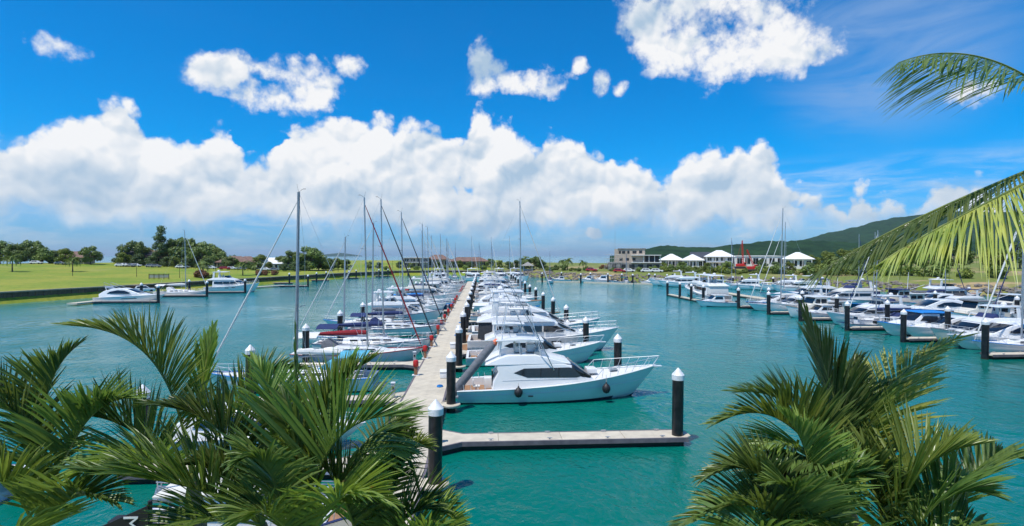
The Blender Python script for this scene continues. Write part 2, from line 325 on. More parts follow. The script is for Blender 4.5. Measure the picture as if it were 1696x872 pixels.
# ------------------------------------------------------------------ mesh helpers
class MB:
    def __init__(s): s.v = []; s.f = []
    def add(s, vs, fs):
        o = len(s.v); s.v += [tuple(v) for v in vs]; s.f += [tuple(i+o for i in f) for f in fs]; return s
    def box(s, c, d, rz=0.0, taper=1.0):
        cx, cy, cz = c; hx, hy, hz = d[0]/2, d[1]/2, d[2]/2; cs, sn = math.cos(rz), math.sin(rz)
        vs = []
        for k in (-1, 1):
            t = taper if k > 0 else 1
            for (a, b_) in ((-1, -1), (1, -1), (1, 1), (-1, 1)):
                x, y = a*hx*t, b_*hy*t; vs.append((cx+x*cs-y*sn, cy+x*sn+y*cs, cz+k*hz))
        return s.add(vs, [(3,2,1,0),(4,5,6,7),(0,1,5,4),(1,2,6,5),(2,3,7,6),(3,0,4,7)])
    def bar(s, a, b, r, n=6, r2=None):
        return s.tube([a, b], [r, r if r2 is None else r2], n)
    def tube(s, pts, r, n=6, cap=True):
        pts = [Vector(p) for p in pts]
        if not isinstance(r, (list, tuple)): r = [r]*len(pts)
        vs = []; fs = []; pn = None
        for i, p in enumerate(pts):
            t = (pts[min(i+1, len(pts)-1)]-pts[max(i-1, 0)]).normalized()
            if pn is None:
                up = Vector((0, 0, 1)) if abs(t.z) < .9 else Vector((1, 0, 0)); a = t.cross(up).normalized()
            else: a = (pn - t*pn.dot(t)).normalized()
            pn = a; b = t.cross(a)
            for k in range(n):
                th = 2*math.pi*k/n; vs.append(p + (a*math.cos(th)+b*math.sin(th))*r[i])
        for i in range(len(pts)-1):
            for k in range(n):
                k2 = (k+1) % n; fs.append((i*n+k, i*n+k2, (i+1)*n+k2, (i+1)*n+k))
        if cap: fs.append(tuple(range(n-1, -1, -1))); fs.append(tuple((len(pts)-1)*n+k for k in range(n)))
        return s.add(vs, fs)
    def lathe(s, prof, n=16, c=(0, 0, 0)):
        vs = []; fs = []
        for (r, z) in prof:
            for k in range(n):
                th = 2*math.pi*k/n; vs.append((c[0]+r*math.cos(th), c[1]+r*math.sin(th), c[2]+z))
        for i in range(len(prof)-1):
            for k in range(n):
                k2 = (k+1) % n; fs.append((i*n+k, i*n+k2, (i+1)*n+k2, (i+1)*n+k))
        fs.append(tuple(range(n-1, -1, -1))); fs.append(tuple((len(prof)-1)*n+k for k in range(n)))
        return s.add(vs, fs)
    def prism(s, pts, w):                    # side profile (x,z) carried across the beam; w(x,z) = half width
        n = len(pts)
        vs = [(x, -w(x, z), z) for x, z in pts] + [(x, w(x, z), z) for x, z in pts]
        fs = [tuple(range(n)), tuple(range(2*n-1, n-1, -1))]
        fs += [((i+1) % n, i, n+i, n+(i+1) % n) for i in range(n)]
        return s.add(vs, fs)
    def plate(s, pts, w, side, th=.03):      # pane let into a cabin side
        n = len(pts)
        vs = [(x, side*(w(x, z)-.02), z) for x, z in pts] + [(x, side*(w(x, z)+th-.015), z) for x, z in pts]
        fs = [tuple(range(n)), tuple(range(2*n-1, n-1, -1))] + [((i+1) % n, i, n+i, n+(i+1) % n) for i in range(n)]
        return s.add(vs, fs)
    def ext(s, poly, z0, z1):                # plan polygon extruded upwards
        n = len(poly); vs = [(x, y, z0) for x, y in poly] + [(x, y, z1) for x, y in poly]
        fs = [tuple(range(n-1, -1, -1)), tuple(range(n, 2*n))] + [(i, (i+1) % n, n+(i+1) % n, n+i) for i in range(n)]
        return s.add(vs, fs)
    def build(s, name, m, parent=None, smooth=True, bevel=0.0, seg=2, ang=38):
        me = bpy.data.meshes.new(name); me.from_pydata(s.v, [], s.f); me.update()
        bm = bmesh.new(); bm.from_mesh(me)
        bmesh.ops.recalc_face_normals(bm, faces=bm.faces)
        if bevel:
            es = [e for e in bm.edges if len(e.link_faces) == 2 and e.calc_face_angle(0) > R(28)]
            bmesh.ops.bevel(bm, geom=es, offset=bevel, segments=seg, affect='EDGES', profile=.6, clamp_overlap=True)
        bm.to_mesh(me); bm.free()
        if smooth:
            me.shade_smooth(); me.set_sharp_from_angle(angle=R(ang))
        me.materials.append(MATS[m])
        o = bpy.data.objects.new(name, me); col.objects.link(o)
        if parent: o.parent = parent
        return o
def tag(o, label, cat, group=None, kind=None):
    if label: o['label'] = label
    if cat: o['category'] = cat
    if group: o['group'] = group
    if kind: o['kind'] = kind
    return o
def thing(name, loc, rz, label, cat, group=None):
    o = bpy.data.objects.new(name, None); col.objects.link(o); o.empty_display_size = .3
    o.location = loc; o.rotation_euler = (0, 0, rz)
    return tag(o, label, cat, group)
def copy_tree(root, loc, rz, label=None, scale=None, group=None, colors=None, skip=()):
    def cp(o, par):
        c = o.copy(); col.objects.link(c); c.parent = par
        if colors and o.type == 'MESH':
            st = o.name.split('.')[0]
            if st in colors:
                c.material_slots[0].link = 'OBJECT'; c.material_slots[0].material = MATS[colors[st]]
        for ch in KIDS.get(o, ()):
            if ch.name.split('.')[0] not in skip: cp(ch, c)
        return c
    r = cp(root, None); r.location = loc; r.rotation_euler = (0, 0, rz)
    if label: r['label'] = label
    if scale: r.scale = (scale,)*3 if not isinstance(scale, tuple) else scale
    if group: r['group'] = group
    return r
def wf(w0, tz=.1, tx=0.0, x0=0.0, z0=1.0, tf=0.0, xf=99):
    return lambda x, z: max(.05, w0-tz*(z-z0)-tx*(x-x0)-tf*max(0, x-xf))
KIDS = {}
def freeze(root):                            # remember a template's tree once, so copying stays quick
    for o in root.children:
        KIDS.setdefault(root, []).append(o); freeze(o)
    return root
def remove_tree(root):
    for o in list(root.children_recursive)+[root]: bpy.data.objects.remove(o)
ORD = ['first','second','third','fourth','fifth','sixth','seventh','eighth','ninth','tenth','eleventh','twelfth','thirteenth','fourteenth','fifteenth','sixteenth','seventeenth','eighteenth']

# ------------------------------------------------------------------ water
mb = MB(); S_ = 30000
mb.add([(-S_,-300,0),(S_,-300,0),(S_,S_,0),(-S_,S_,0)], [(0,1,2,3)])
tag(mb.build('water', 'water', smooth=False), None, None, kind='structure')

# ------------------------------------------------------------------ land round the basin
CEN = Vector((0, 150))
SHORE = [(-170,-60),(-140,30),(-97,146),(-82,195),(-66,245),(-48,282),(-18,292),(8,284),(24,262),(50,216),(88,186),(113,157),(140,118),(150,60),(160,-60)]
def dense(pts, step):
    out = []
    for a, b in zip(pts, pts[1:]):
        a, b = Vector(a), Vector(b); n = max(1, round((b-a).length/step))
        out += [a.lerp(b, k/n) for k in range(n)]
    return out + [Vector(pts[-1])]
SH = dense(SHORE, 6)
def interp(x, tab):
    if x <= tab[0][0]: return tab[0][1]
    for (a, b), (c, d) in zip(tab, tab[1:]):
        if x <= c: return b+(d-b)*(x-a)/(c-a)
    return tab[-1][1]
LEFT_H = [(-6,-1.5),(0,2.3),(8,2.5),(30,3.3),(70,5.0),(115,6.9),(150,6.9),(175,3.0),(195,-2)]
RIGHT_H = [(-6,-1.5),(0,1.6),(6,3.0),(30,3.6),(70,4.8),(120,5.6),(150,5.0),(175,2.5),(195,-2)]
def shore_r(ang):
    d = Vector((math.sin(ang), math.cos(ang))); best = None
    for a, b in zip(SH, SH[1:]):
        p, q = a-CEN, b-CEN; e = q-p; den = d.x*e.y-d.y*e.x
        if abs(den) < 1e-9: continue
        t = (p.x*e.y-p.y*e.x)/den; u = (p.x*d.y-p.y*d.x)/den
        if -1e-6 <= u <= 1+1e-6 and t > 0: best = t if best is None else min(best, t)
    return best or 200
def ground(x, y):
    v = Vector((x, y))-CEN; a = math.atan2(v.x, v.y); o = v.length-shore_r(a)
    wide = min(1, max(0, (a-R(38))/R(20)))
    tab = LEFT_H if x < 5 else RIGHT_H
    h = interp(o, tab)
    if wide > 0 and o > 120: h = h*(1-wide)+wide*max(h, 5.6+(o-120)*.02)
    return h
OFFS = [-6,-3,0,3,8,18,30,50,70,92,115,135,150,175,195]
def land(name, idx, m):
    mb = MB(); vs = []; fs = []; no = len(OFFS)+4
    for p in idx:
        d = (p-CEN).normalized(); a = math.atan2(d.x, d.y)
        wide = min(1, max(0, (a-R(38))/R(20)))
        offs = OFFS[:-2]+([160,180,195,196,197,198] if wide <= 0 else [175+wide*k for k in (0,60,160,330,600,900)])
        for o in offs:
            q = p+d*o; h = interp(o, LEFT_H if m == 'grass' else RIGHT_H)
            if wide > 0 and o > 120: h = h*(1-wide)+wide*max(h, 5.6+(o-120)*.02)
            h += .35*mnoise.noise(Vector((q.x*.05, q.y*.05, 0)))*(1 if o > 10 else 0)
            vs.append((q.x, q.y, h))
        no = len(offs)
    for i in range(len(idx)-1):
        for k in range(no-1): fs.append((i*no+k, (i+1)*no+k, (i+1)*no+k+1, i*no+k+1))
    mb.add(vs, fs)
    return tag(mb.build(name, m, ang=180), None, None, kind='structure')
cut = min(range(len(SH)), key=lambda i: (SH[i]-Vector((8, 284))).length)
land('lawn', SH[:cut+1], 'grass'); land('ground', SH[cut:], 'scrub_ground')

# sea wall on the lawn side: sheet panels between ribs under a cap
wall = thing('sea_wall', (0, 0, 0), 0, 'long brown sheet-piled sea wall with a pale cap below the lawn', 'sea wall')
WP = [p for p in dense(SHORE[1:8], 3.0)]
for k, (a, b) in enumerate(zip(WP, WP[1:])):
    d = (b-a); L = d.length; rz = math.atan2(d.y, d.x); n_ = Vector((d.y, -d.x)).normalized()
    c = (a+b)/2 + n_*(1.2 if n_.dot(CEN-a) > 0 else -1.2)
    if k == 0:
        pm = MB().box((0,0,0), (3.0*.99, .25, 3.2)).box((-1.3,0,0), (.3, .55, 3.2)).box((.2,0,0), (.3, .5, 3.2)); panel = pm.build('wall_panel', 'wallbrown', wall, smooth=False)
        cp_ = MB().box((0,0,0), (3.0, 1.0, .3)).build('cap_stone', 'wallcap', wall, smooth=False)
        P1, P2 = panel, cp_
    else:
        P1 = panel.copy(); P2 = cp_.copy()
        for q in (P1, P2): col.objects.link(q); q.parent = wall
    for q, z in ((P1, .75), (P2, 2.5)):
        q.location = (c.x, c.y, z); q.rotation_euler = (0, 0, rz); q.scale = (L/3.0, 1, 1)

# rock bank on the far side
def rocks(name, label):
    mb = MB()
    ico = [(0,0,1),(.89,0,.45),(.28,.85,.45),(-.72,.53,.45),(-.72,-.53,.45),(.28,-.85,.45),(.72,.53,-.45),(-.28,.85,-.45),(-.89,0,-.45),(-.28,-.85,-.45),(.72,-.53,-.45),(0,0,-1)]
    fc = [(0,1,2),(0,2,3),(0,3,4),(0,4,5),(0,5,1),(1,6,2),(2,7,3),(3,8,4),(4,9,5),(5,10,1),(6,7,2),(7,8,3),(8,9,4),(9,10,5),(10,6,1),(6,11,7),(7,11,8),(8,11,9),(9,11,10),(10,11,6)]
    pts = dense(SHORE[7:14], 1.0)
    for p in pts:
        d = (p-CEN).normalized()
        for k in range(5):
            o = random.uniform(-4.6, 4.5); q = p+d*o+Vector((random.uniform(-.6,.6), random.uniform(-.6,.6)))
            s = random.uniform(.35, .95); z = interp(o, RIGHT_H)
            mb.add([(q.x+x*s*random.uniform(.7,1.3), q.y+y*s*random.uniform(.7,1.3), z+zz*s*.7) for x, y, zz in ico], fc)
    return tag(mb.build(name, 'rock', smooth=False), label, 'rocks', kind='stuff')
rocks('rock_bank', 'bank of grey brown boulders along the far shore of the basin')

# ------------------------------------------------------------------ hills
def hill(name, D, tab, depth, bump, bs):
    mb = MB(); vs = []; fs = []; cols_ = list(range(tab[0][0], tab[-1][0]+1, 6)); rows = 26
    for px in cols_:
        y = interp(px, tab); d = ray(px, 424); d = Vector((d.x, d.y)).normalized()
        hh = CAMH+(424-y)*D/FPX
        for r_ in range(rows):
            t = r_/(rows-1)*2-1; q = d*(D*math.hypot(1,(px-848)/FPX)+t*depth)
            z = hh*(1-abs(t)**1.7)
            nz = mnoise.fractal(Vector((q.x*bs, q.y*bs, 0)), 1.0, 2.0, 5)
            z += bump*nz*(1-abs(t)) + bump*.35*mnoise.noise(Vector((q.x*bs*7, q.y*bs*7, 3)))
            if abs(t) > .97: z = -5
            vs.append((q.x, q.y, z))
    for i in range(len(cols_)-1):
        for k in range(rows-1): fs.append((i*rows+k, (i+1)*rows+k, (i+1)*rows+k+1, i*rows+k+1))
    mb.add(vs, fs)
    return tag(mb.build(name, 'forest', ang=180), None, None, kind='structure')
hill('wooded_ridge', 900, [(1010,425),(1040,421),(1066,415),(1080,411),(1095,409),(1130,410),(1180,411),(1210,406),(1260,403),(1300,401),(1340,399),(1400,402),(1500,404),(1600,400),(1700,398),(1900,400),(2300,420)], 230, 5, .02)
hill('hill', 2500, [(1180,426),(1280,410),(1330,400),(1370,388),(1400,381),(1440,371),(1480,363),(1520,358),(1600,352),(1696,349),(1800,355),(2000,372),(2400,420)], 800, 16, .004)
hill('island', 9000, [(510,425),(545,421),(566,419),(585,422),(605,425)], 600, 5, .002)

# ------------------------------------------------------------------ pontoons and piles
def pile_template():
    r = thing('mooring_pile', (0,0,0), 0, 'x', 'pile')
    MB().lathe([(.31,-3.0),(.31,-1.4),(.31,3.45)], 16).build('shaft', 'pile', r)
    MB().lathe([(.33,-.5),(.325,-.42),(.325,-.10),(.33,-.02)], 16).build('marine_growth', 'growth', r)
    MB().lathe([(.34,3.38),(.345,3.66),(.30,3.72),(.02,4.05)], 18).build('cap', 'pilecap', r, ang=30)
    return freeze(r)
PILE = pile_template()
def pile(x, y, label, group, z=.15, s=1.0):
    o = copy_tree(PILE, (x, y, z+random.uniform(-.14,.06)), random.uniform(0, 6), label, group=group, scale=(1,1,s))
    o.rotation_euler.x = R(random.uniform(-.8,.8)); o.rotation_euler.y = R(random.uniform(-.8,.8)); return o
# main walkway
DX0, DX1, DY0, DY1 = -5.5, -2.7, 14.0, 206.0
walk = thing('floating_walkway', (0, 0, 0), 0, 'long pale concrete floating walkway running out between the two rows of boats', 'walkway')
sec = None; yy = DY0; k = 0
while yy < DY1:
    if sec is None:
        sec = MB().box((0,0,0), (DX1-DX0, 2.97, .16)).build('deck_slab', 'concrete', walk, smooth=False, bevel=.015, seg=1); q = sec
        fl = MB().box((0,0,-.36), (DX1-DX0-.2, 2.7, .62)).build('float', 'floatblack', walk, smooth=False); q2 = fl
        wl = MB().box((DX0+4.1-.06,0,-.02), (.14, 3.0, .22)).build('edge_rail', 'waler', walk, smooth=False); q3 = wl
        wr = MB().box((DX1+4.1+.06,0,-.02), (.14, 3.0, .22)).build('edge_rail', 'waler', walk, smooth=False); q4 = wr
    else:
        q, q2, q3, q4 = sec.copy(), fl.copy(), wl.copy(), wr.copy()
        for o in (q, q2, q3, q4): col.objects.link(o); o.parent = walk
    for o in (q, q2, q3, q4): o.location = ((DX0+DX1)/2, yy+1.5, .42+random.uniform(-.004,.004))
    yy += 3.0; k += 1
def finger_template(L, w=1.25):
    r = thing('finger_pontoon', (0,0,0), 0, 'x', 'pontoon')
    n = 4; poly_w = .9
    for i in range(n):
        a, b = i*L/n, (i+1)*L/n-.02
        if i == 0:   # splayed root
            MB().ext([(a,-w/2-poly_w),(1.5,-w/2),(b,-w/2),(b,w/2),(1.5,w/2),(a,w/2+poly_w)], -.08, .08).build('deck_slab', 'concrete', r, smooth=False)
        else: MB().box(((a+b)/2,0,0), (b-a,w,.16)).build('deck_slab', 'concrete', r, smooth=False, bevel=.015, seg=1)
    for s_ in (-1, 1):
        m = MB(); m.box(((1.5+L)/2, s_*(w/2+.05), -.03), (L-1.5, .10, .24))
        a, b = Vector((0, s_*(w/2+poly_w+.05))), Vector((1.5, s_*(w/2+.05))); d = b-a
        m.box(((a.x+b.x)/2, (a.y+b.y)/2, -.03), (d.length, .10, .24), math.atan2(d.y, d.x)); m.build('edge_rail', 'waler', r, smooth=False)
    MB().ext([(.1,-w/2-poly_w+.1),(1.5,-w/2+.06),(L-.2,-w/2+.06),(L-.2,w/2-.06),(1.5,w/2-.06),(.1,w/2+poly_w-.1)], -.75, -.08).build('float', 'floatblack', r, smooth=False)
    for fx in (.22, .45, .68, .9):
        for s_ in (-1, 1):
            x, y = L*fx, s_*(w/2-.1)
            MB().box((x,y,.12), (.10,.05,.09)).bar((x-.14,y,.18), (x+.14,y,.18), .022, 6).build('cleat', 'galv', r)
    MB().ext([(L-.05,-.62),(L+.25,-.4),(L+.25,.4),(L-.05,.62)], -.06, .10).build('pile_guide', 'concrete', r, smooth=False, bevel=.03)
    return freeze(r)
FIN_R = finger_template(13.9); FIN_L = finger_template(11.0); FIN_M = finger_template(13.0); FIN_S = finger_template(9.0)
RF = [28.9+12.9*k for k in range(14)]
LF = [13.7+11.9*k for k in range(16)]
for k, y in enumerate(RF):
    copy_tree(FIN_R, (DX1+.13, y, .42), 0, f'{ORD[k]} concrete finger pontoon on the open-water side of the long walkway, from the palms', group='finger pontoons of the long walkway')
    pile(DX1+13.6, y-.2, f'black white-capped pile at the tip of the {ORD[k]} finger on the open-water side', 'piles at finger tips')
for k in range(14):
    pile(-2.08, 23.2+12.35*k, f'{ORD[k]} black white-capped pile along the open-water edge of the walkway from the palms', 'piles along the walkway')
for k, y in enumerate(LF):
    copy_tree(FIN_L, (DX0-.13, y, .42), math.pi, f'{ORD[k]} concrete finger pontoon on the lawn side of the long walkway, from the palms', group='finger pontoons of the long walkway')
    pile(DX0-11.0, y+.9, f'black white-capped pile at the tip of the {ORD[k]} finger on the lawn side', 'piles at finger tips')
# guides that tie the walkway piles to the deck
for k in range(14):
    g = MB().lathe([(.62,-.05),(.64,0),(.64,.08),(.60,.12)], 18).box((-.45,0,.03), (.6,.9,.14)).build('pile_guide', 'concrete', walk, ang=30); g.location = (-2.08, 23.2+12.35*k, .42)
# service pedestals, hose posts
def pedestal_t():
    r = thing('service_pedestal', (0,0,0), 0, 'x', 'pedestal')
    MB().box((0,0,.5), (.26,.22,1.0)).build('body', 'galv', r, bevel=.03)
    MB().box((0,0,1.05), (.32,.28,.1)).build('lid', 'pilecap', r, bevel=.03)
    MB().box((0,-.12,.72), (.15,.03,.18)).build('socket_panel', 'rubber', r)
    return freeze(r)
def hose_t():
    r = thing('hose_post', (0,0,0), 0, 'x', 'hose post')
    MB().box((0,0,.38), (.26,.26,.76)).build('post', 'timber', r, bevel=.02)
    MB().lathe([(.20,.74),(.23,.80),(.23,1.15),(.18,1.26),(.05,1.3)], 14).build('hose_cover', 'redpaint', r)
    MB().box((0,0,.03), (.6,.45,.06)).build('base_plate', 'pilecap', r, bevel=.01)
    return freeze(r)
PED, HOSE = pedestal_t(), hose_t()
for k, y in enumerate(RF[:10]):
    copy_tree(PED, (DX1+.35, y-.9+.9*(k == 0)*.2, .5), 0, f'grey service pedestal at the root of the {ORD[k]} finger on the open-water side', group='service pedestals')
for k, y in enumerate(LF[2:12]):
    copy_tree(PED, (DX0-.75, y-.1, .5), 0, f'grey service pedestal at the root of the {ORD[k+2]} finger on the lawn side', group='service pedestals')
for k in range(16):
    y = 44.3 + 7.2*k + (0 if k < 2 else random.uniform(-1.5,1.5))
    copy_tree(HOSE, (DX0-.02, y, .5), 0, f'{ORD[k]} red-topped hose post along the lawn-side edge of the walkway, from the palms', group='red hose posts along the walkway')

def box_t():
    r = thing('dock_box', (0,0,0), 0, 'x', 'dock box')
    MB().box((0,0,.27), (1.0,.55,.5)).build('bin', 'gelcoat', r, bevel=.04); MB().prism([(-.54,.52),(-.54,.58),(0,.68),(.54,.58),(.54,.52)], wf(.31,0)).build('lid', 'whitecanvas', r, bevel=.02)
    return freeze(r)
def coil_t():
    r = thing('hose_coil', (0,0,0), 0, 'x', 'hose')
    MB().tube([(.24*math.cos(a*.5)*(1-.004*a), .24*math.sin(a*.5)*(1-.004*a), .03+.0016*a) for a in range(64)], .022, 5).build('hose', 'blue', r)
    return freeze(r)
DBOX, COIL = box_t(), coil_t()
for k, y in enumerate(RF[1:9]):
    copy_tree(DBOX, (DX1-.42, y+1.6+.8*(k % 3), .5), math.pi/2, f'white dock box by the {ORD[k+1]} open-water finger of the walkway', group='dock boxes on the walkway')
    copy_tree(COIL, (DX1-.5, y-1.5-.5*(k % 2), .5), 0, f'coiled hose lying by the {ORD[k+1]} open-water finger of the walkway', group='hose coils on the walkway')
# gangway handrail panel at the shore end of the walkway
gw = thing('gangway', (-5.0, 22.0, .5), R(205), 'white railed aluminium gangway climbing from the walkway to the palm bank', 'gangway')
m = MB().box((3.5,0,.6), (7.2,1.3,.1)); m.v = [(x, y, z+x*.22-.5) for x, y, z in m.v]; m.build('ramp', 'alu', gw, smooth=False)
for s_ in (-.62, .62):
    m = MB()
    for z in (.3, .65, 1.05): m.bar((0, s_, .1+z), (7, s_, .1+z+1.54), .025)
    for i in range(9): m.bar((i*.87, s_, .1+i*.19), (i*.87, s_, 1.15+i*.19), .022)
    m.build('railing', 'alu', gw)

# ------------------------------------------------------------------ boats
def hull_fn(L, B, zs, zm, zb, draft=.5, rake=.10, full=.5, stern=.92, flare=.3, power=2.1):
    def st(s):
        f = stern+(1-stern)*math.sin(min(1, s/.45)*math.pi/2)
        if s > full: f *= max(0, 1-((s-full)/(1-full))**power)
        b = max(B/2*f, .02)
        z = zs*(1-s)*(1-2*s)+4*zm*s*(1-s)+zb*s*(2*s-1)
        return b, z
    return st, dict(L=L, B=B, draft=draft, rake=rake, flare=flare)
def make_hull(root, st, prm, m='gelcoat', stripe=None, n=22):
    L = prm['L']; vs = []; fs = []
    S = [1-(1-i/n)**1.35 for i in range(n+1)]; S[-1] = 1.0
    rings = []
    for s in S:
        b, z = st(s); fl = prm['flare']*s**2
        lv = [(0, -prm['draft']*(1-.7*s**5)), (b*.62*(1-fl), -.28+.5*s**6), (b*(.90-.5*fl), .12+.35*s**4), (b*(.955-.32*fl), .12+.55*(z-.12)), (b, z)]
        ring = []
        for (y, zz) in lv:
            x = s*L - prm['rake']*L*(s**6)*(1-max(0, (zz+prm['draft'])/(z+prm['draft'])))*1.6
            ring.append((x, y, zz))
        rings.append([(x, -y, zz) for x, y, zz in reversed(ring)]+ring[1:])
    m_ = len(rings[0]); V = [p for r_ in rings for p in r_]
    F = [(i*m_+k, (i+1)*m_+k, (i+1)*m_+k+1, i*m_+k+1) for i in range(n) for k in range(m_-1)]
    F.append(tuple(range(m_)))
    mb = MB(); mb.add(V, F); h = mb.build('hull', m, root, ang=50)
    h.data.materials.append(MATS['bottom_paint'])
    for p in h.data.polygons:
        if p.center.z < .06 and p.normal.z < .3: p.material_index = 1
    rr = MB()
    for sgn in (-1, 1): rr.tube([(s*L, sgn*(st(s)[0]+.01), st(s)[1]) for s in S], .045, 5)
    rr.build('rub_rail', stripe or 'pilecap', root)
    return h
def make_deck(root, st, L, s0, m='nonskid', drop=.06, n=16, inset=.05):
    vs = []; fs = []
    for i in range(n+1):
        s = s0+(1-s0)*i/n*.995; b, z = st(s); b = max(b-inset, .01)
        vs += [(s*L, -b, z-drop), (s*L, 0, z-drop+.10*min(1, b)), (s*L, b, z-drop)]
    for i in range(n): fs += [(3*i, 3*i+3, 3*i+4, 3*i+1), (3*i+1, 3*i+4, 3*i+5, 3*i+2)]
    e = len(vs); b, z = st(s0)   # bulkhead
    vs += [(s0*L, -(b-inset), .3), (s0*L, b-inset, .3)]; fs.append((0, 1, 2, e+1, e))
    return MB().add(vs, fs).build('deck', m, root, ang=60)
def make_cockpit(root, st, L, s0, zf=.5, cap=.26, floor='teak', lining='gelcoat'):
    m = MB(); n = 8; fl = MB()
    for sg in (-1, 1):
        vs = []; fs = []
        for i in range(n+1):
            s = s0*i/n; b, z = st(s); vs += [(s*L, sg*b, z+.02), (s*L, sg*(b-cap), z+.02), (s*L, sg*(b-cap), zf)]
        for i in range(n): fs += [(3*i, 3*i+3, 3*i+4, 3*i+1), (3*i+1, 3*i+4, 3*i+5, 3*i+2)]
        m.add(vs, fs)
    b, z = st(0); m.box((cap/2, 0, (z+zf)/2+.01), (cap, 2*(b-cap)+.05, z-zf+.02)); m.build('coaming', lining, root, ang=30)
    b1, _ = st(s0)
    fl.add([(cap,-(b-cap),zf),(s0*L,-(b1-cap),zf),(s0*L,b1-cap,zf),(cap,b-cap,zf)], [(0,1,2,3)]); fl.build('cockpit_floor', floor, root, smooth=False)
def bow_rail(root, st, L, s0, h=.75, n=9, inset=.12, wires=1, name='bow_rail', s1=.985, lean=.0):
    m = MB()
    top = []
    for sg in (-1, 1):
        P = []
        for i in range(n+1):
            s = s0+(s1-s0)*i/n; b, z = st(s); y = sg*max(b-inset, .04); hh = h*(min(1, i*1.2+.05) if i < 1 else 1)
            P.append(Vector((s*L+lean*(i/n), y, z+hh)))
            m.bar((s*L-.05, y, z), P[-1], .016, 5)
        m.tube(P, .022, 6); top.append(P)
        for w in range(wires): m.tube([p-Vector((0,0,h*.5)) for p in P[1:]], .011, 4)
    m.bar(top[0][-1], top[1][-1], .022)
    return m.build(name, 'steel', root)
def panes(root, polys, w, name='window', m='glass', th=.03):
    for pl in polys:
        for sd_ in (-1, 1): MB().plate(pl, w, sd_, th).build(name, m, root, smooth=False)
def seat(root, x, y, z, s=.55):
    MB().box((x,y,z+.22), (s,s,.44)).box((x-s*.42,y,z+.62), (s*.18,s,.5)).build('helm_seat', 'whitecanvas', root, bevel=.05)

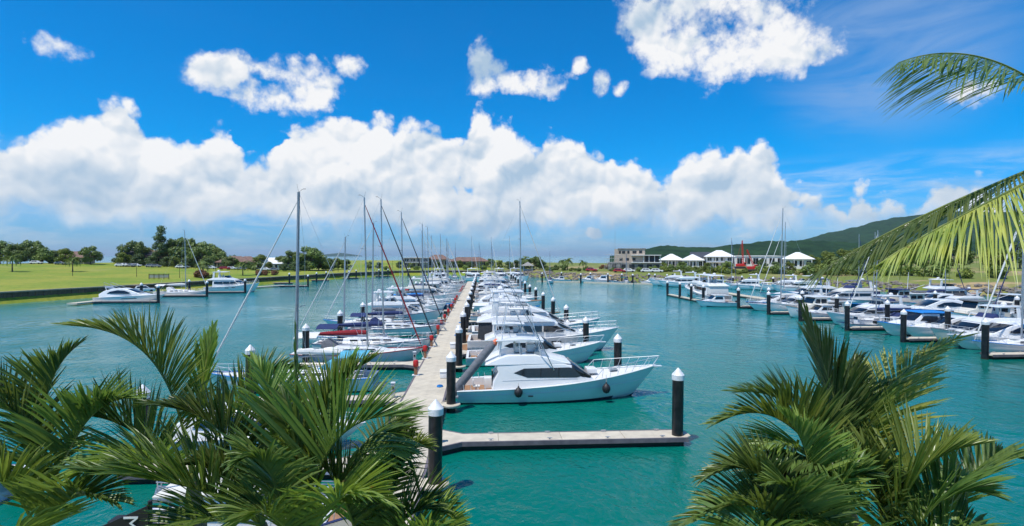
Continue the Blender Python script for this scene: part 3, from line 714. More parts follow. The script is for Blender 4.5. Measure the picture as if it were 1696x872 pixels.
def sport_fisher(hullm='gelcoat'):
    L, B = 14.9, 4.6
    r = thing('sport_fishing_boat', (0,0,0), 0, 'x', 'fishing boat')
    st, prm = hull_fn(L, B, .98, 1.36, 2.25, .6, .10, .42, .93, .45, 2.0)
    make_hull(r, st, prm, hullm, 'gelcoat'); make_deck(r, st, L, .165); make_cockpit(r, st, L, .165, .45)
    w = wf(1.95, .13, .035, 4, 1.2)
    MB().prism([(2.45,.6),(2.55,1.6),(2.9,2.2),(2.75,2.74),(7.6,2.74),(8.3,2.55),(9.5,1.75),(10.1,1.45),(9.9,1.2)], w).build('cabin', 'gelcoat', r, bevel=.10, seg=3)
    panes(r, [[(4.0,2.16),(4.75,2.46),(8.0,2.48),(8.5,2.36),(9.15,1.92),(8.5,1.76),(5.0,1.82)]], w)
    ws = lambda x, z: w(x, z)+.015
    for xm in (5.9, 7.2): panes(r, [[(xm,1.84),(xm+.04,2.47),(xm+.10,2.47),(xm+.06,1.84)]], lambda x, z: w(x, z)+.02, 'mullion', 'rubber')
    MB().prism([(8.16,2.50),(8.30,2.64),(8.42,2.62),(9.62,1.82),(9.50,1.72),(8.9,1.80)], ws).build('windscreen', 'glass', r, bevel=.02)
    MB().box((2.5,-.3,1.35), (.08,.8,1.5)).build('saloon_door', 'glass', r)
    w2 = wf(1.78, .22, .05, 4, 2.75)
    MB().prism([(1.95,2.70),(2.0,2.84),(3.0,3.22),(3.6,3.38),(5.6,3.38),(7.5,2.92),(8.2,2.72)], w2).build('flybridge', 'gelcoat', r, bevel=.12, seg=3)
    MB().box((5.35,0,3.72), (.6,1.3,.55)).build('helm_console', 'gelcoat', r, bevel=.06)
    seat(r, 4.4, -.5, 3.45); seat(r, 4.4, .5, 3.45)
    MB().prism([(5.5,3.34),(5.62,3.80),(5.75,3.80),(6.1,3.24)], wf(1.25,.1,0,5,3.5)).build('venturi_screen', 'clear_vinyl', r, bevel=.03)
    MB().prism([(2.75,4.34),(2.8,4.44),(4.6,4.52),(6.2,4.44),(6.25,4.36)], wf(1.5,0)).build('hardtop', 'gelcoat', r, bevel=.05)
    for x0, x1 in ((3.0,3.1),(4.5,4.4),(6.1,5.7)):
        for s_ in (-1,1): MB().bar((x0, s_*1.45, 3.3), (x1, s_*1.38, 4.4), .035).build('hardtop_post', 'steel', r)
    m = MB()
    tl = [(3.0,-1.4),(3.0,1.4),(6.0,1.4),(6.0,-1.4)]; tt = [(3.6,-.75),(3.6,.75),(5.2,.75),(5.2,-.75)]
    for (a, b), (c, d) in zip(tl, tt): m.bar((a,b,3.2), (c,d,6.9), .03)
    for z in (5.8, 6.9):
        k = (z-3.2)/3.7; ring = [Vector((a+(c-a)*k, b+(d-b)*k, z)) for (a, b), (c, d) in zip(tl, tt)]
        for i in range(4): m.bar(ring[i], ring[(i+1) % 4], .025)
    m.build('tuna_tower', 'steel', r)
    MB().box((4.4,0,6.55), (1.5,1.3,.06)).build('tower_platform', 'whitecanvas', r, bevel=.02)
    for s_ in (-1,1):
        MB().tube([(6.9,s_*1.75,2.3),(5.5,s_*2.3,5.2),(3.2,s_*2.7,9.6)], [.04,.035,.012]).build('outrigger', 'alu', r)
        MB().tube([(3.0,s_*1.4,4.9),(2.6,s_*1.45,7.5),(2.3,s_*1.5,9.0)], [.018,.012,.006], 5).build('antenna', 'pilecap', r)
    bow_rail(r, st, L, .66, .72, 8, .1, 0, lean=.45)
    for s_ in (-1,1):
        MB().tube([(x, s_*(w(x, 2.05)+.06), 1.62+.01*x) for x in (3.2,4.5,6.0,7.5,8.6)], .018, 6).build('hand_rail', 'steel', r)
        for x in (.5,1.0,1.5,2.0): MB().bar((x, s_*2.02, .98), (x-.06, s_*2.06, 1.42), .025, 6).build('rod_holder', 'steel', r)
        MB().tube([(q*L, s_*(st(q)[0]*(.962-.2*.45*q*q)+.012), .12+.62*(st(q)[1]-.12)) for q in [i/14*.93 for i in range(15)]], .016, 5).build('spray_strake', 'gelcoat_grey', r)
        MB().plate([(5.0,.55),(5.0,.63),(5.35,.63),(5.35,.55)], lambda x, z: st(x/L)[0]*.955, s_, .03).build('hull_vent', 'rubber', r)
    MB().box((2.2,1.2,.85), (.55,.9,.8)).build('bait_station', 'gelcoat', r, bevel=.05)
    MB().box((9.9,0,1.95), (.75,1.1,.35)).build('deck_locker', 'gelcoat', r, bevel=.06)
    MB().box((11.6,0,1.98), (.6,.6,.08)).build('hatch', 'clear_vinyl', r, bevel=.02)
    MB().box((14.85,0,2.18), (.9,.35,.08)).build('bow_pulpit', 'gelcoat', r, bevel=.02)
    MB().bar((1.3,0,.45), (1.3,0,.8), .06).box((1.35,0,.85), (.5,.5,.1)).box((1.1,0,1.1), (.08,.48,.45)).build('fighting_chair', 'whitecanvas', r, bevel=.03)
    return freeze(r)

def motor_yacht(L=15.5, B=4.7, enclosed=True):
    r = thing('motor_yacht', (0,0,0), 0, 'x', 'motor yacht'); k = L/15.5
    st, prm = hull_fn(L, B, 1.35, 1.6, 2.35, .6, .09, .45, .94, .35, 2.2)
    make_hull(r, st, prm, 'gelcoat', 'gelcoat_grey'); make_deck(r, st, L, .15); make_cockpit(r, st, L, .15, .7)
    MB().box((-.55,0,.35), (1.1,B*.82,.16)).build('swim_platform', 'teak', r, bevel=.04)
    w = wf(B*.42, .12, .02, 4, 1.4, .13, 8.5*k)
    MB().prism([(x*k, z) for x, z in [(2.4,.8),(2.5,3.15),(8.4,3.15),(9.2,2.95),(11.0,2.05),(12.2,1.9),(12.8,1.6),(12.5,1.3)]], w).build('cabin', 'gelcoat', r, bevel=.10, seg=3)
    panes(r, [[(x*k, z) for x, z in q] for q in ([(2.9,2.15),(2.9,2.75),(5.4,2.75),(5.4,2.15)], [(5.55,2.15),(5.55,2.75),(7.4,2.75),(7.4,2.15)], [(7.55,2.15),(7.55,2.75),(8.9,2.75),(9.7,2.3),(9.5,2.15)])], w)
    MB().prism([(x*k, z) for x, z in [(8.95,2.96),(9.1,3.02),(10.85,2.18),(10.7,2.1),(9.4,2.6)]], lambda x, z: w(x, z)+.015).build('windscreen', 'glass', r, bevel=.02)
    panes(r, [[(x*k, z) for x, z in q] for q in ([(6.2,1.05),(6.3,1.2),(7.3,1.22),(7.4,1.08)], [(8.2,1.15),(8.3,1.3),(9.2,1.32),(9.3,1.2)])], lambda x, z: st(x/L)[0]*.965, 'porthole')
    w2 = wf(B*.40, .18, .03, 4, 3.1)
    MB().prism([(x*k, z) for x, z in [(.9,3.12),(.9,3.26),(2.6,3.7),(6.4,3.75),(7.9,3.35),(8.7,3.14)]], w2).build('flybridge', 'gelcoat', r, bevel=.10, seg=3)
    seat(r, 4.6*k, -.6, 3.6); seat(r, 4.6*k, .6, 3.6)
    MB().box((5.6*k,0,3.95), (.6,1.6,.5)).build('helm_console', 'gelcoat', r, bevel=.06)
    MB().prism([(x*k, z) for x, z in [(5.6,3.7),(5.9,4.25),(6.1,4.25),(6.7,3.68)]], wf(1.3,.1,0,5,3.6)).build('venturi_screen', 'glass', r, bevel=.03)
    MB().prism([(x*k, z) for x, z in [(2.2,5.12),(2.25,5.24),(4.2,5.32),(6.0,5.22),(6.05,5.12)]], wf(1.55,0)).build('hardtop', 'gelcoat', r, bevel=.05)
    for s_ in (-1,1):
        MB().prism([(x*k, z) for x, z in [(2.3,3.5),(2.9,3.5),(3.1,5.15),(2.6,5.15)]], lambda x, z: .05).build('arch_leg', 'gelcoat', r, bevel=.02).location = (0, s_*1.45, 0)
        MB().bar((5.8*k, s_*1.4, 3.6), (5.7*k, s_*1.4, 5.15), .03).build('hardtop_post', 'steel', r)
    MB().lathe([(.30,5.3),(.34,5.42),(.26,5.62),(.05,5.7)], 12, (3.4*k,0,0)).build('radome', 'pilecap', r)
    MB().tube([(3.0*k,-1.2,5.2),(2.7*k,-1.3,8.0)], [.016,.008], 5).build('antenna', 'pilecap', r)
    if enclosed: MB().prism([(x*k, z) for x, z in [(1.0,1.5),(1.1,3.14),(2.44,3.14),(2.4,1.5)]], wf(B*.41,.05)).build('cockpit_enclosure', 'darkcanvas', r, bevel=.05)
    bow_rail(r, st, L, .52, .7, 10, .1, 1)
    MB().box((12.0*k,0,2.08), (.7,.7,.1)).build('hatch', 'clear_vinyl', r, bevel=.02)
    return freeze(r)

def trawler(L=11.5, B=4.0):
    r = thing('trawler_yacht', (0,0,0), 0, 'x', 'motor yacht')
    st, prm = hull_fn(L, B, 1.15, 1.25, 2.1, .6, .07, .45, .92, .25, 2.0)
    make_hull(r, st, prm, 'gelcoat', 'teak'); make_deck(r, st, L, .2, 'nonskid'); make_cockpit(r, st, L, .2, .55)
    w = wf(1.5, .05, .01, 3, 1.2, .1, 6.5)
    MB().prism([(2.2,.9),(2.2,2.75),(5.0,2.75),(5.0,3.5),(7.0,3.5),(7.5,2.4),(8.6,2.1),(8.8,1.5)], w).build('cabin', 'gelcoat_cream', r, bevel=.06)
    panes(r, [[(2.6,1.9),(2.6,2.5),(3.6,2.5),(3.6,1.9)],[(3.8,1.9),(3.8,2.5),(4.8,2.5),(4.8,1.9)],[(5.2,2.55),(5.2,3.2),(6.1,3.2),(6.1,2.55)],[(6.3,2.55),(6.3,3.2),(6.9,3.2),(7.1,2.55)]], w)
    MB().prism([(7.02,3.42),(7.10,3.42),(7.52,2.5),(7.42,2.46)], lambda x, z: w(x, z)*.92).build('windscreen', 'glass', r)
    MB().prism([(.2,2.78),(.2,2.88),(5.2,2.88),(5.2,2.78)], wf(1.75,0)).build('boat_deck', 'gelcoat', r, bevel=.03)
    MB().prism([(4.7,3.5),(4.7,3.62),(7.5,3.62),(7.5,3.5)], wf(1.6,0)).build('hardtop', 'gelcoat', r, bevel=.03)
    MB().tube([(4.4,0,2.8),(4.2,0,6.8)], [.07,.04], 8).build('mast', 'pilecap', r)
    MB().tube([(4.3,0,3.4),(1.0,0,4.4)], [.05,.03], 6).build('boom', 'pilecap', r)
    dg_ = MB().prism([(1.0,2.9),(.9,3.2),(3.0,3.3),(3.4,3.15),(3.1,2.9)], wf(.6,0)).build('tender', 'greycanvas', r, bevel=.12)
    bow_rail(r, st, L, .4, .7, 9, .1, 1)
    return freeze(r)

def express_cruiser(L=13.6, B=4.1):
    r = thing('express_cruiser', (0,0,0), 0, 'x', 'cruiser')
    st, prm = hull_fn(L, B, 1.15, 1.5, 1.75, .5, .12, .42, .93, .3, 2.1)
    make_hull(r, st, prm, 'gelcoat', 'gelcoat_grey'); make_deck(r, st, L, .13); make_cockpit(r, st, L, .13, .5)
    w = wf(1.75, .28, .02, 4, 1.4, .14, 7.5)
    MB().prism([(1.2,1.0),(1.0,1.9),(2.0,2.6),(3.6,3.05),(5.4,3.1),(6.8,2.85),(9.2,1.95),(11.2,1.6),(11.0,1.3)], w).build('cabin', 'gelcoat', r, bevel=.14, seg=3)
    panes(r, [[(2.6,2.05),(3.2,2.45),(4.6,2.72),(6.0,2.65),(7.4,2.15),(6.8,1.98)]], w)
    MB().prism([(6.5,2.86),(6.62,2.96),(9.05,2.06),(8.9,1.98)], lambda x, z: w(x, z)*.93).build('windscreen', 'glass', r, bevel=.02)
    panes(r, [[(5.6,.85),(6.0,1.02),(8.6,1.12),(8.8,.98)]], lambda x, z: st(x/L)[0]*.965, 'porthole')
    MB().box((-.45,0,.35), (.95,B*.8,.14)).build('swim_platform', 'nonskid', r, bevel=.04)
    MB().tube([(2.4,-1.3,2.6),(2.1,-1.1,3.4),(2.1,1.1,3.4),(2.4,1.3,2.6)], .07).build('radar_arch', 'gelcoat', r)
    bow_rail(r, st, L, .6, .6, 8, .1, 0)
    return freeze(r)

def cabin_boat(L=8.5, B=2.9):
    r = thing('cabin_boat', (0,0,0), 0, 'x', 'motorboat')
    st, prm = hull_fn(L, B, .85, 1.0, 1.4, .4, .12, .42, .93, .3, 2.1)
    make_hull(r, st, prm, 'gelcoat', 'navy'); make_deck(r, st, L, .32); make_cockpit(r, st, L, .32, .35, .2, 'nonskid')
    w = wf(1.2, .15, .03, 3, 1.0, .1, 5)
    MB().prism([(2.7,.6),(2.9,2.25),(4.6,2.3),(5.6,1.5),(6.9,1.25),(6.8,1.0)], w).build('cabin', 'gelcoat', r, bevel=.07, seg=2)
    panes(r, [[(3.1,1.55),(3.15,2.05),(4.5,2.08),(4.95,1.6)]], w)
    MB().prism([(4.66,2.27),(4.74,2.28),(5.6,1.58),(5.45,1.55)], lambda x, z: w(x, z)*.95).build('windscreen', 'glass', r)
    MB().prism([(1.6,2.32),(1.6,2.40),(4.7,2.46),(4.8,2.36)], wf(1.15,0)).build('hardtop', 'gelcoat', r, bevel=.03)
    for s_ in (-1,1): MB().bar((1.7,s_*1.05,.9), (1.8,s_*1.05,2.35), .022).build('hardtop_post', 'steel', r)
    MB().box((-.2,0,.9), (.4,.5,.6)).box((-.3,0,.35), (.2,.25,.9)).build('outboard_motor', 'rubber', r, bevel=.06)
    bow_rail(r, st, L, .55, .5, 6, .08, 0)
    return freeze(r)

def runabout(L=5.6, B=2.2):
    r = thing('runabout', (0,0,0), 0, 'x', 'small boat')
    st, prm = hull_fn(L, B, .6, .65, .95, .3, .12, .45, .92, .25, 2.1)
    make_hull(r, st, prm, 'gelcoat', 'navy'); make_deck(r, st, L, .62); make_cockpit(r, st, L, .62, .2, .16, 'nonskid')
    MB().box((2.6,0,.75), (.5,.7,1.1)).build('console', 'gelcoat', r, bevel=.05)
    MB().prism([(2.7,1.3),(2.75,1.65),(2.8,1.65),(2.9,1.3)], wf(.36,0)).build('windscreen', 'glass', r)
    m = MB()
    MB().box((2.3,0,2.05), (1.5,1.4,.05)).build('bimini', 'teal', r, bevel=.02)
    for x in (1.8, 2.9):
        for s_ in (-1,1): m.bar((2.4,s_*.8,.6), (x,s_*.66,2.05), .016, 5)
    m.build('bimini_frame', 'steel', r)
    MB().box((-.15,0,.75), (.35,.4,.5)).box((-.2,0,.2), (.16,.2,.8)).build('outboard_motor', 'rubber', r, bevel=.05)
    return freeze(r)

def sailing_yacht(L=12.6, B=3.8, mastz=16.2, mx=.56, canvas='navy', furl='navy', hullm='gelcoat', mastm='alu', bimini=True, rm=.095):
    r = thing('sailing_yacht', (0,0,0), 0, 'x', 'sailing yacht')
    st, prm = hull_fn(L, B, 1.1, 1.08, 1.45, .6, .10, .38, .70, .12, 2.0)
    make_hull(r, st, prm, hullm, canvas if canvas != 'whitecanvas' else 'gelcoat_grey'); make_deck(r, st, L, .26, 'nonskid'); make_cockpit(r, st, L, .26, .55, .3)
    w = wf(1.15, .35, .02, 4, 1.1, .16, L*.52)
    MB().prism([(L*.24,.9),(L*.245,1.62),(L*.30,1.72),(L*.55,1.60),(L*.68,1.38),(L*.74,1.2),(L*.73,1.0)], w).build('coachroof', 'gelcoat', r, bevel=.07, seg=3)
    panes(r, [[(L*a,1.30),(L*a,1.46),(L*(a+.06),1.46),(L*(a+.065),1.30)] for a in (.30,.39,.48,.57)], w)
    for a in (.62, .47): MB().box((L*a,0,1.62 if a < .5 else 1.48), (.6,.6,.10)).build('hatch', 'clear_vinyl', r, bevel=.02)
    M = Vector((L*mx, 0, 0)); top = Vector((L*mx-.25, 0, mastz))
    MB().tube([(M.x,0,1.3), top], [rm, rm*.72], 10).build('mast', mastm, r)
    bo = MB().tube([(M.x-.1,0,2.55),(L*.17,0,2.75)], .075, 8).build('boom', mastm, r)
    sag = [(M.x-.12,0,2.95),(M.x-1.2,0,2.98),(L*.36,0,2.93),(L*.25,0,2.88),(L*.18,0,2.85)]
    MB().tube(sag, [.20,.26,.23,.19,.12], 8).build('sail_cover', canvas, r)
    m = MB()
    for k in (.36, .66):
        p = Vector((M.x,0,1.3)).lerp(top, k); wd = 1.25-.5*k
        m.bar(p, p+Vector((-.25, wd, .1)), .028, 5); m.bar(p, p+Vector((-.25, -wd, .1)), .028, 5)
    m.bar(Vector((M.x,0,1.3)).lerp(top, .35), Vector((M.x,0,1.3)).lerp(top, .67), .02, 4); m.build('spreaders', mastm, r)
    m = MB(); b_, z_ = st(mx)
    for s_ in (-1,1):
        pts = [(M.x-.15, s_*(b_-.1), z_)]
        for k in (.36, .66):
            p = Vector((M.x,0,1.3)).lerp(top, k)+Vector((-.25, s_*(1.25-.5*k), .1)); pts.append(p)
        pts.append(top-Vector((0,0,.3))); m.tube(pts, .011, 4)
        m.bar((M.x-.5, s_*(b_-.1), z_), Vector((M.x,0,1.3)).lerp(top, .36), .010, 4)
    m.bar((.1,0,1.15), top, .011, 4); m.build('rigging', 'steel', r)
    bow = Vector((L-.25,0,1.5)); ft = top-Vector((0,0,.55))
    MB().tube([bow, bow.lerp(ft,.08), bow.lerp(ft,.35), bow.lerp(ft,.9), ft], [.03,.07,.08,.045,.02], 8).build('furled_sail', furl, r)
    m = MB(); m.bar(top, top+Vector((-.35,0,.25)), .012, 4); m.bar(top+Vector((-.35,0,.25)), top+Vector((-.55,0,.25)), .02, 4); m.bar(top, top+Vector((.1,.1,.6)), .008, 4); m.build('wind_vane', 'rubber', r)
    bow_rail(r, st, L, .78, .62, 4, .08, 1, 'pulpit')
    m = MB()
    for s_ in (-1,1):
        P = [Vector((L*(.05+.73*i/6), s_*(st(.05+.73*i/6)[0]-.08), st(.05+.73*i/6)[1]+.62)) for i in range(7)]
        for p in P: m.bar(p-Vector((0,0,.62)), p, .014, 4)
        m.tube(P, .008, 4); m.tube([p-Vector((0,0,.3)) for p in P], .008, 4)
    m.build('lifelines', 'steel', r)
    MB().prism([(L*.22,1.6),(L*.23,2.25),(L*.26,2.35),(L*.33,1.7)], wf(.95,.2,0,0,1.6)).build('spray_hood', canvas, r, bevel=.08)
    if bimini:
        n = 5; vs = []; fs = []
        for i in range(n+1):
            t = i/n*2-1
            for z, x in ((0, L*.03), (0, L*.20)): vs.append((x, t*1.35, 2.95-.35*t*t))
        fs = [(2*i, 2*i+1, 2*i+3, 2*i+2) for i in range(n)]
        vs2 = [(x, y, z+.04) for x, y, z in vs]; fs2 = [tuple(reversed(f)) for f in fs]
        bm_ = MB(); bm_.add(vs, fs); bm_.add(vs2, fs2); bm_.build('bimini', canvas, r)
        m = MB()
        for x in (L*.04, L*.19):
            for s_ in (-1,1): m.bar((L*.11,s_*1.35,1.15), (x,s_*1.33,2.6), .018, 5)
        m.build('bimini_frame', 'steel', r)
    MB().tube([(.8,0,1.0),(.8,0,1.5)], .05).tube([(.8+.0,.42*math.cos(a),1.5+.42*math.sin(a)) for a in [i*math.pi/8 for i in range(17)]], .02, 5).build('steering_wheel', 'steel', r)
    return freeze(r)

T = {}
T['sport'] = sport_fisher(); T['motor'] = motor_yacht(); T['motor2'] = motor_yacht(13.2, 4.3, False)
T['express'] = express_cruiser(); T['trawler'] = trawler(); T['cabin'] = cabin_boat(); T['run'] = runabout()
T['sail'] = sailing_yacht()
T['sail_tall'] = sailing_yacht(14.5, 4.2, 19.2, .56, 'whitecanvas', 'whitecanvas', rm=.11)
T['sail_left'] = sailing_yacht(13.2, 3.9, 15.5, .47, 'blue', 'whitecanvas', mastm='mast_grey', rm=.14)
SIZE = dict(sport='outrigger-rigged fishing boat', motor='flybridge motor yacht', motor2='open-cockpit flybridge cruiser', express='low sleek express cruiser', trawler='high-wheelhouse trawler yacht', cabin='small hardtop cabin boat', run='small open runabout', sail='sailing yacht', sail_tall='tall-masted sailing yacht', sail_left='sailing yacht')
FAR_SKIP = ('rigging','lifelines','pulpit','antenna','hatch','steering_wheel','bimini_frame','helm_seat','hardtop_post','porthole','wind_vane','console','helm_console','bow_pulpit','fighting_chair','radar_arch','saloon_door','swim_platform')
GROUPS = 'boats moored in the marina'
def put(kind, x, y, rz, label, far=False, colors=None, s=None):
    o = copy_tree(T[kind], (x, y, 0), rz, label, colors=colors, skip=FAR_SKIP if far else (), scale=s, group=GROUPS)
    o.rotation_euler.x = R(random.uniform(-.6,.6)); return o
def vary(seed):
    q = random.Random(int(seed*10)); d = {}
    d['hull'] = q.choice(['gelcoat']*6+['gelcoat_cream','gelcoat_grey','gelcoat_navy','gelcoat_aqua'])
    d['rub_rail'] = q.choice(['pilecap','navy','greycanvas','teak','blue'])
    d['cockpit_enclosure'] = q.choice(['darkcanvas','greycanvas','navy','whitecanvas','skinpaint'])
    d['hardtop'] = q.choice(['gelcoat','gelcoat','whitecanvas','navy','gelcoat_cream','greycanvas'])
    d['flybridge'] = q.choice(['gelcoat','gelcoat','gelcoat_cream']); d['deck'] = q.choice(['nonskid','nonskid','teak','gelcoat_cream'])
    d['venturi_screen'] = q.choice(['glass','clear_vinyl','navy','darkcanvas'])
    return d
def canv(c, f=None, hull=None):
    d = dict(sail_cover=c, furled_sail=f or c, spray_hood=c, bimini=c, rub_rail=c if c != 'whitecanvas' else 'gelcoat_grey')
    if hull: d['hull'] = hull
    return d
CN = dict(navy='navy blue', red='dark red', blue='bright blue', skyblue='pale blue', greycanvas='grey', darkcanvas='charcoal', whitecanvas='white', teal='teal')
# --- open-water side of the walkway (bows out)
put('sport', -1.75, 39.0, 0, 'sport-fishing boat, hull tinted aqua for water bounce, tower and outriggers behind the first open-water finger', colors=dict(hull='gelcoat_aqua'))  # aqua is light bounced off the water, put into a white hull's colour
put('sport', -1.5, 51.5, 0, 'white fishing boat with tower and outriggers, next beyond the aqua-tinted sport-fishing boat', s=.90)
put('motor', -1.5, 58.2, R(-1), 'big white flybridge yacht with dark raked windscreen just beyond the third open-water finger', s=1.08)
put('motor2', -1.2, 64.2, R(1), 'white open-cockpit flybridge cruiser on the walkway side facing the fourth open-water finger', s=1.2)
seq = [('sport',70.8),('cabin',76.6),('sail_tall',84.2),('trawler',89.6),('run',96.2),('express',102.6),('motor',109.6),('sport',115.4),('trawler',122.4),('cabin',128.2),('motor',135.2),('express',141.2),('motor2',148.2),('sport',154.0),('motor',161.2),('motor2',167.2),('motor',174.0),('cabin',180.2),('motor2',187.2)]
cw_ = ['white','white with blue trim','cream-decked','plain white','white with dark glass']
for i, (k_, y) in enumerate(seq):
    cols = None; desc = SIZE[k_]
    if k_ == 'run': cols = dict(bimini='teal'); desc = 'small open boat with teal awning'
    if k_ == 'sail_tall': desc = 'tall-masted yacht with white furled sail'
    if k_ == 'cabin': cols = dict(rub_rail='blue')
    if k_ == 'motor2' and i % 2: cols = dict(rub_rail='navy')
    x = random.choice([-1.7,-1.5,-.9]) if k_ not in ('run','cabin') else (1.5 if k_ == 'cabin' else 4.6)
    if k_ == 'sail_tall': x = -1.9
    fi = sum(1 for q in RF if q < y)
    put(k_, x+random.uniform(-.2,.3), y, R(random.uniform(-1.2,1.2)), f'{"" if k_ in ("run","sail_tall") else "white "}{desc} moored past the {ORD[fi-1]} open-water finger of the walkway', y > 105, vary(y) | (cols or {}) | dict(hull='gelcoat'), s=random.uniform(.80,1.08) if k_ != 'sail_tall' else None)
# --- lawn side of the walkway
put('sail_left', -8.4, 42.2, math.pi, 'grey-masted yacht with pale blue covers, bow away from the walkway, behind the palms', colors=dict(bimini='skyblue', spray_hood='skyblue', sail_cover='whitecanvas'))
put('sail', -18.3, 52.5, 0, 'yacht with painted-on grey hull shade, dark red sail cover and dark red furled headsail', colors=canv('red','red','gelcoat_grey') | dict(bimini='whitecanvas', spray_hood='greycanvas', mast='alu'))  # grey is the shade on a white hull, put into its colour
put('sail', -18.0, 58.2, 0, 'white yacht with navy sail cover and black furled headsail beside the red-covered yacht', colors=canv('navy','darkcanvas'), s=1.03)
put('sail_left', -11.5, 64.3, math.pi, 'white yacht with white covers, bow away, two berths past the red-covered one', colors=dict(bimini='whitecanvas', spray_hood='greycanvas', sail_cover='whitecanvas', mast='alu', boom='alu', spreaders='alu'), s=.82)
put('sail', -17.4, 70.2, 0, 'white yacht with navy furled headsail three berths past the red-covered one', colors=canv('navy','darkcanvas'))
put('sail_left', -9.6, 76.2, math.pi, 'white yacht with grey covers, bow turned toward the lawn', colors=dict(bimini='greycanvas', spray_hood='greycanvas', sail_cover='greycanvas', mast='alu', boom='alu'), s=.98)
put('motor2', -18.5, 82.0, 0, 'white flybridge cruiser with navy trim among the yachts on the lawn side', colors=dict(rub_rail='navy'), s=.95)
put('cabin', -15.6, 88.2, 0, 'navy-hulled cabin boat on the lawn side of the walkway', colors=dict(hull='gelcoat_navy'), s=1.1)
put('motor2', -18.4, 94.0, 0, 'white flybridge cruiser moored behind the navy-hulled cabin boat', s=.92)
lseq = [('sail',100.2,'navy'),('sail',106.2,'blue'),('sail',112.0,'greycanvas'),('motor2',118.1,None),('sail',124.0,'red'),('trawler',130.0,None),('cabin',135.8,None),('sail',142.0,'navy'),('express',148.0,None),('sail',154.0,'whitecanvas'),('motor2',160.0,None),('sail',166.0,'blue'),('sail',172.2,'greycanvas'),('motor2',178.0,None),('sail',184.0,'navy')]
for i, (k_, y, c) in enumerate(lseq):
    desc = SIZE[k_]+(f' with {CN[c]} covers' if c else '')
    fi = sum(1 for q in LF if q < y)
    put(k_, (-18.2 if k_ != 'cabin' else -15)+random.uniform(-.3,.3), y, R(random.uniform(-1,1)), f'{desc} past the {ORD[fi-1]} lawn-side finger of the walkway', y > 112, (canv(c, 'whitecanvas') | vary(y)) if c else vary(y), s=random.uniform(.94,1.05))
# boats under the palms
put('express', -17.0, 29.2, 0, 'white cruiser glimpsed through the palm fronds on the lawn side', s=.78)
put('cabin', -12.6, 19.2, 0, 'cream-topped timber-decked boat glimpsed under the palms', colors=dict(hardtop='gelcoat_cream', hull='gelcoat_cream', cockpit_floor='teak', deck='teak'), s=1.05)
put('cabin', -20.5, 24.0, R(180), 'white cabin boat beyond the palms near the dark banner', s=1.0)
# dark boom over the stern of the first boat
bm_ = thing('boarding_boom', (-2.0, 37.2, .5), 0, 'thick dark grey covered boom slanting up from the walkway to the fishing boat', 'boom')
MB().tube([(0,0,.1),(.12,.02,.5),(2.6,.7,3.4),(2.9,.78,3.72)], [.20,.30,.30,.22], 12).build('padded_tube', 'greycanvas', bm_)
MB().tube([(2.85,.75,3.62),(3.1,.85,3.95)], [.24,.12], 10).build('end_cap', 'orange', bm_)
MB().box((0,0,.08), (.7,.6,.16)).build('foot_plate', 'galv', bm_, bevel=.02)
# fenders hung over the aqua-tinted boat
for x, lb in ((4.3, 'black ball fender hanging amidships on the aqua-tinted hull'), (10.6, 'black ball fender hanging near the bow of the aqua-tinted hull')):
    f = thing('fender', (-1.75+x, 36.58 if x < 8 else 36.95, .95 if x < 8 else 1.05), 0, lb, 'fender')
    MB().lathe([(.04,-.36),(.20,-.28),(.30,-.06),(.28,.12),(.16,.28),(.06,.36),(.05,.44)], 14).build('ball', 'rubber', f)
    MB().tube([(0,0,.42),(0,.05,.62 if x < 8 else .95)], .018, 5).build('rope', 'rope', f)
# mooring lines
def line(a, b, sag, label):
    a, b = Vector(a), Vector(b); P = []
    for i in range(9):
        t = i/8; p = a.lerp(b, t); p.z -= sag*4*t*(1-t); P.append(p)
    tag(MB().tube(P, .022, 5).build('mooring_line', 'rope'), label, 'rope', 'mooring lines')
line((-1.5,37.6,1.05), (-2.75,35.6,.6), .15, 'mooring line from the stern of the aqua-tinted boat to the walkway')
line((11.6,38.6,1.95), (9.8,41.4,.62), .25, 'mooring line from the bow of the aqua-tinted boat to its finger')
line((-6.1,52.5,1.5), (-5.4,50.6,.55), .2, 'mooring line from the red-covered yacht bow to the walkway')

# --- right-hand marina arm
RX = 66.0
arm = thing('marina_arm_walkway', (0,0,0), 0, 'concrete floating walkway of the marina arm below the wooded hill', 'walkway')
first = None; y = 30
while y < 150:
    o = MB().box((0,0,0), (2.6,5.96,.18)).build('deck_slab', 'concrete', arm, smooth=False) if first is None else first.copy()
    if first is None: first = o
    else: col.objects.link(o); o.parent = arm
    o.location = (RX, y+3, .42); y += 6
MB().box((RX,90,.05), (2.3,120,.6)).build('float', 'floatblack', arm, smooth=False)
th = thing('head_pontoon', (0,0,0), 0, 'pontoon running alongside the big white yacht at the arm head', 'pontoon')
for i in range(5): MB().box((48.9, 114.2+4.6*i, .42), (1.3,4.56,.18)).build('deck_slab', 'concrete', th, smooth=False)
MB().box((48.9,123.4,.05), (1.1,23,.56)).build('float', 'floatblack', th, smooth=False)
for i, y in enumerate((113.0, 119.0, 126.0, 134.5)): pile(48.3 if i else 48.6, y, f'{ORD[i]} black pile along the big white yacht at the arm head, from the water side', 'piles of the marina arm')
MF = [102.2, 91.2, 81.8, 71.0, 61.2, 50.8, 40.5]
for i, y in enumerate(MF):
    copy_tree(FIN_M, (RX-1.5, y, .42), math.pi, f'{ORD[i]} finger pontoon of the marina arm counted from the arm head', group='finger pontoons of the marina arm')
    pile(RX-15.0, y-.3, f'black white-capped pile at the tip of the {ORD[i]} marina arm finger', 'piles of the marina arm')
    pile(RX-8.0, y+1.1, f'black white-capped pile halfway along the {ORD[i]} marina arm finger', 'piles of the marina arm')
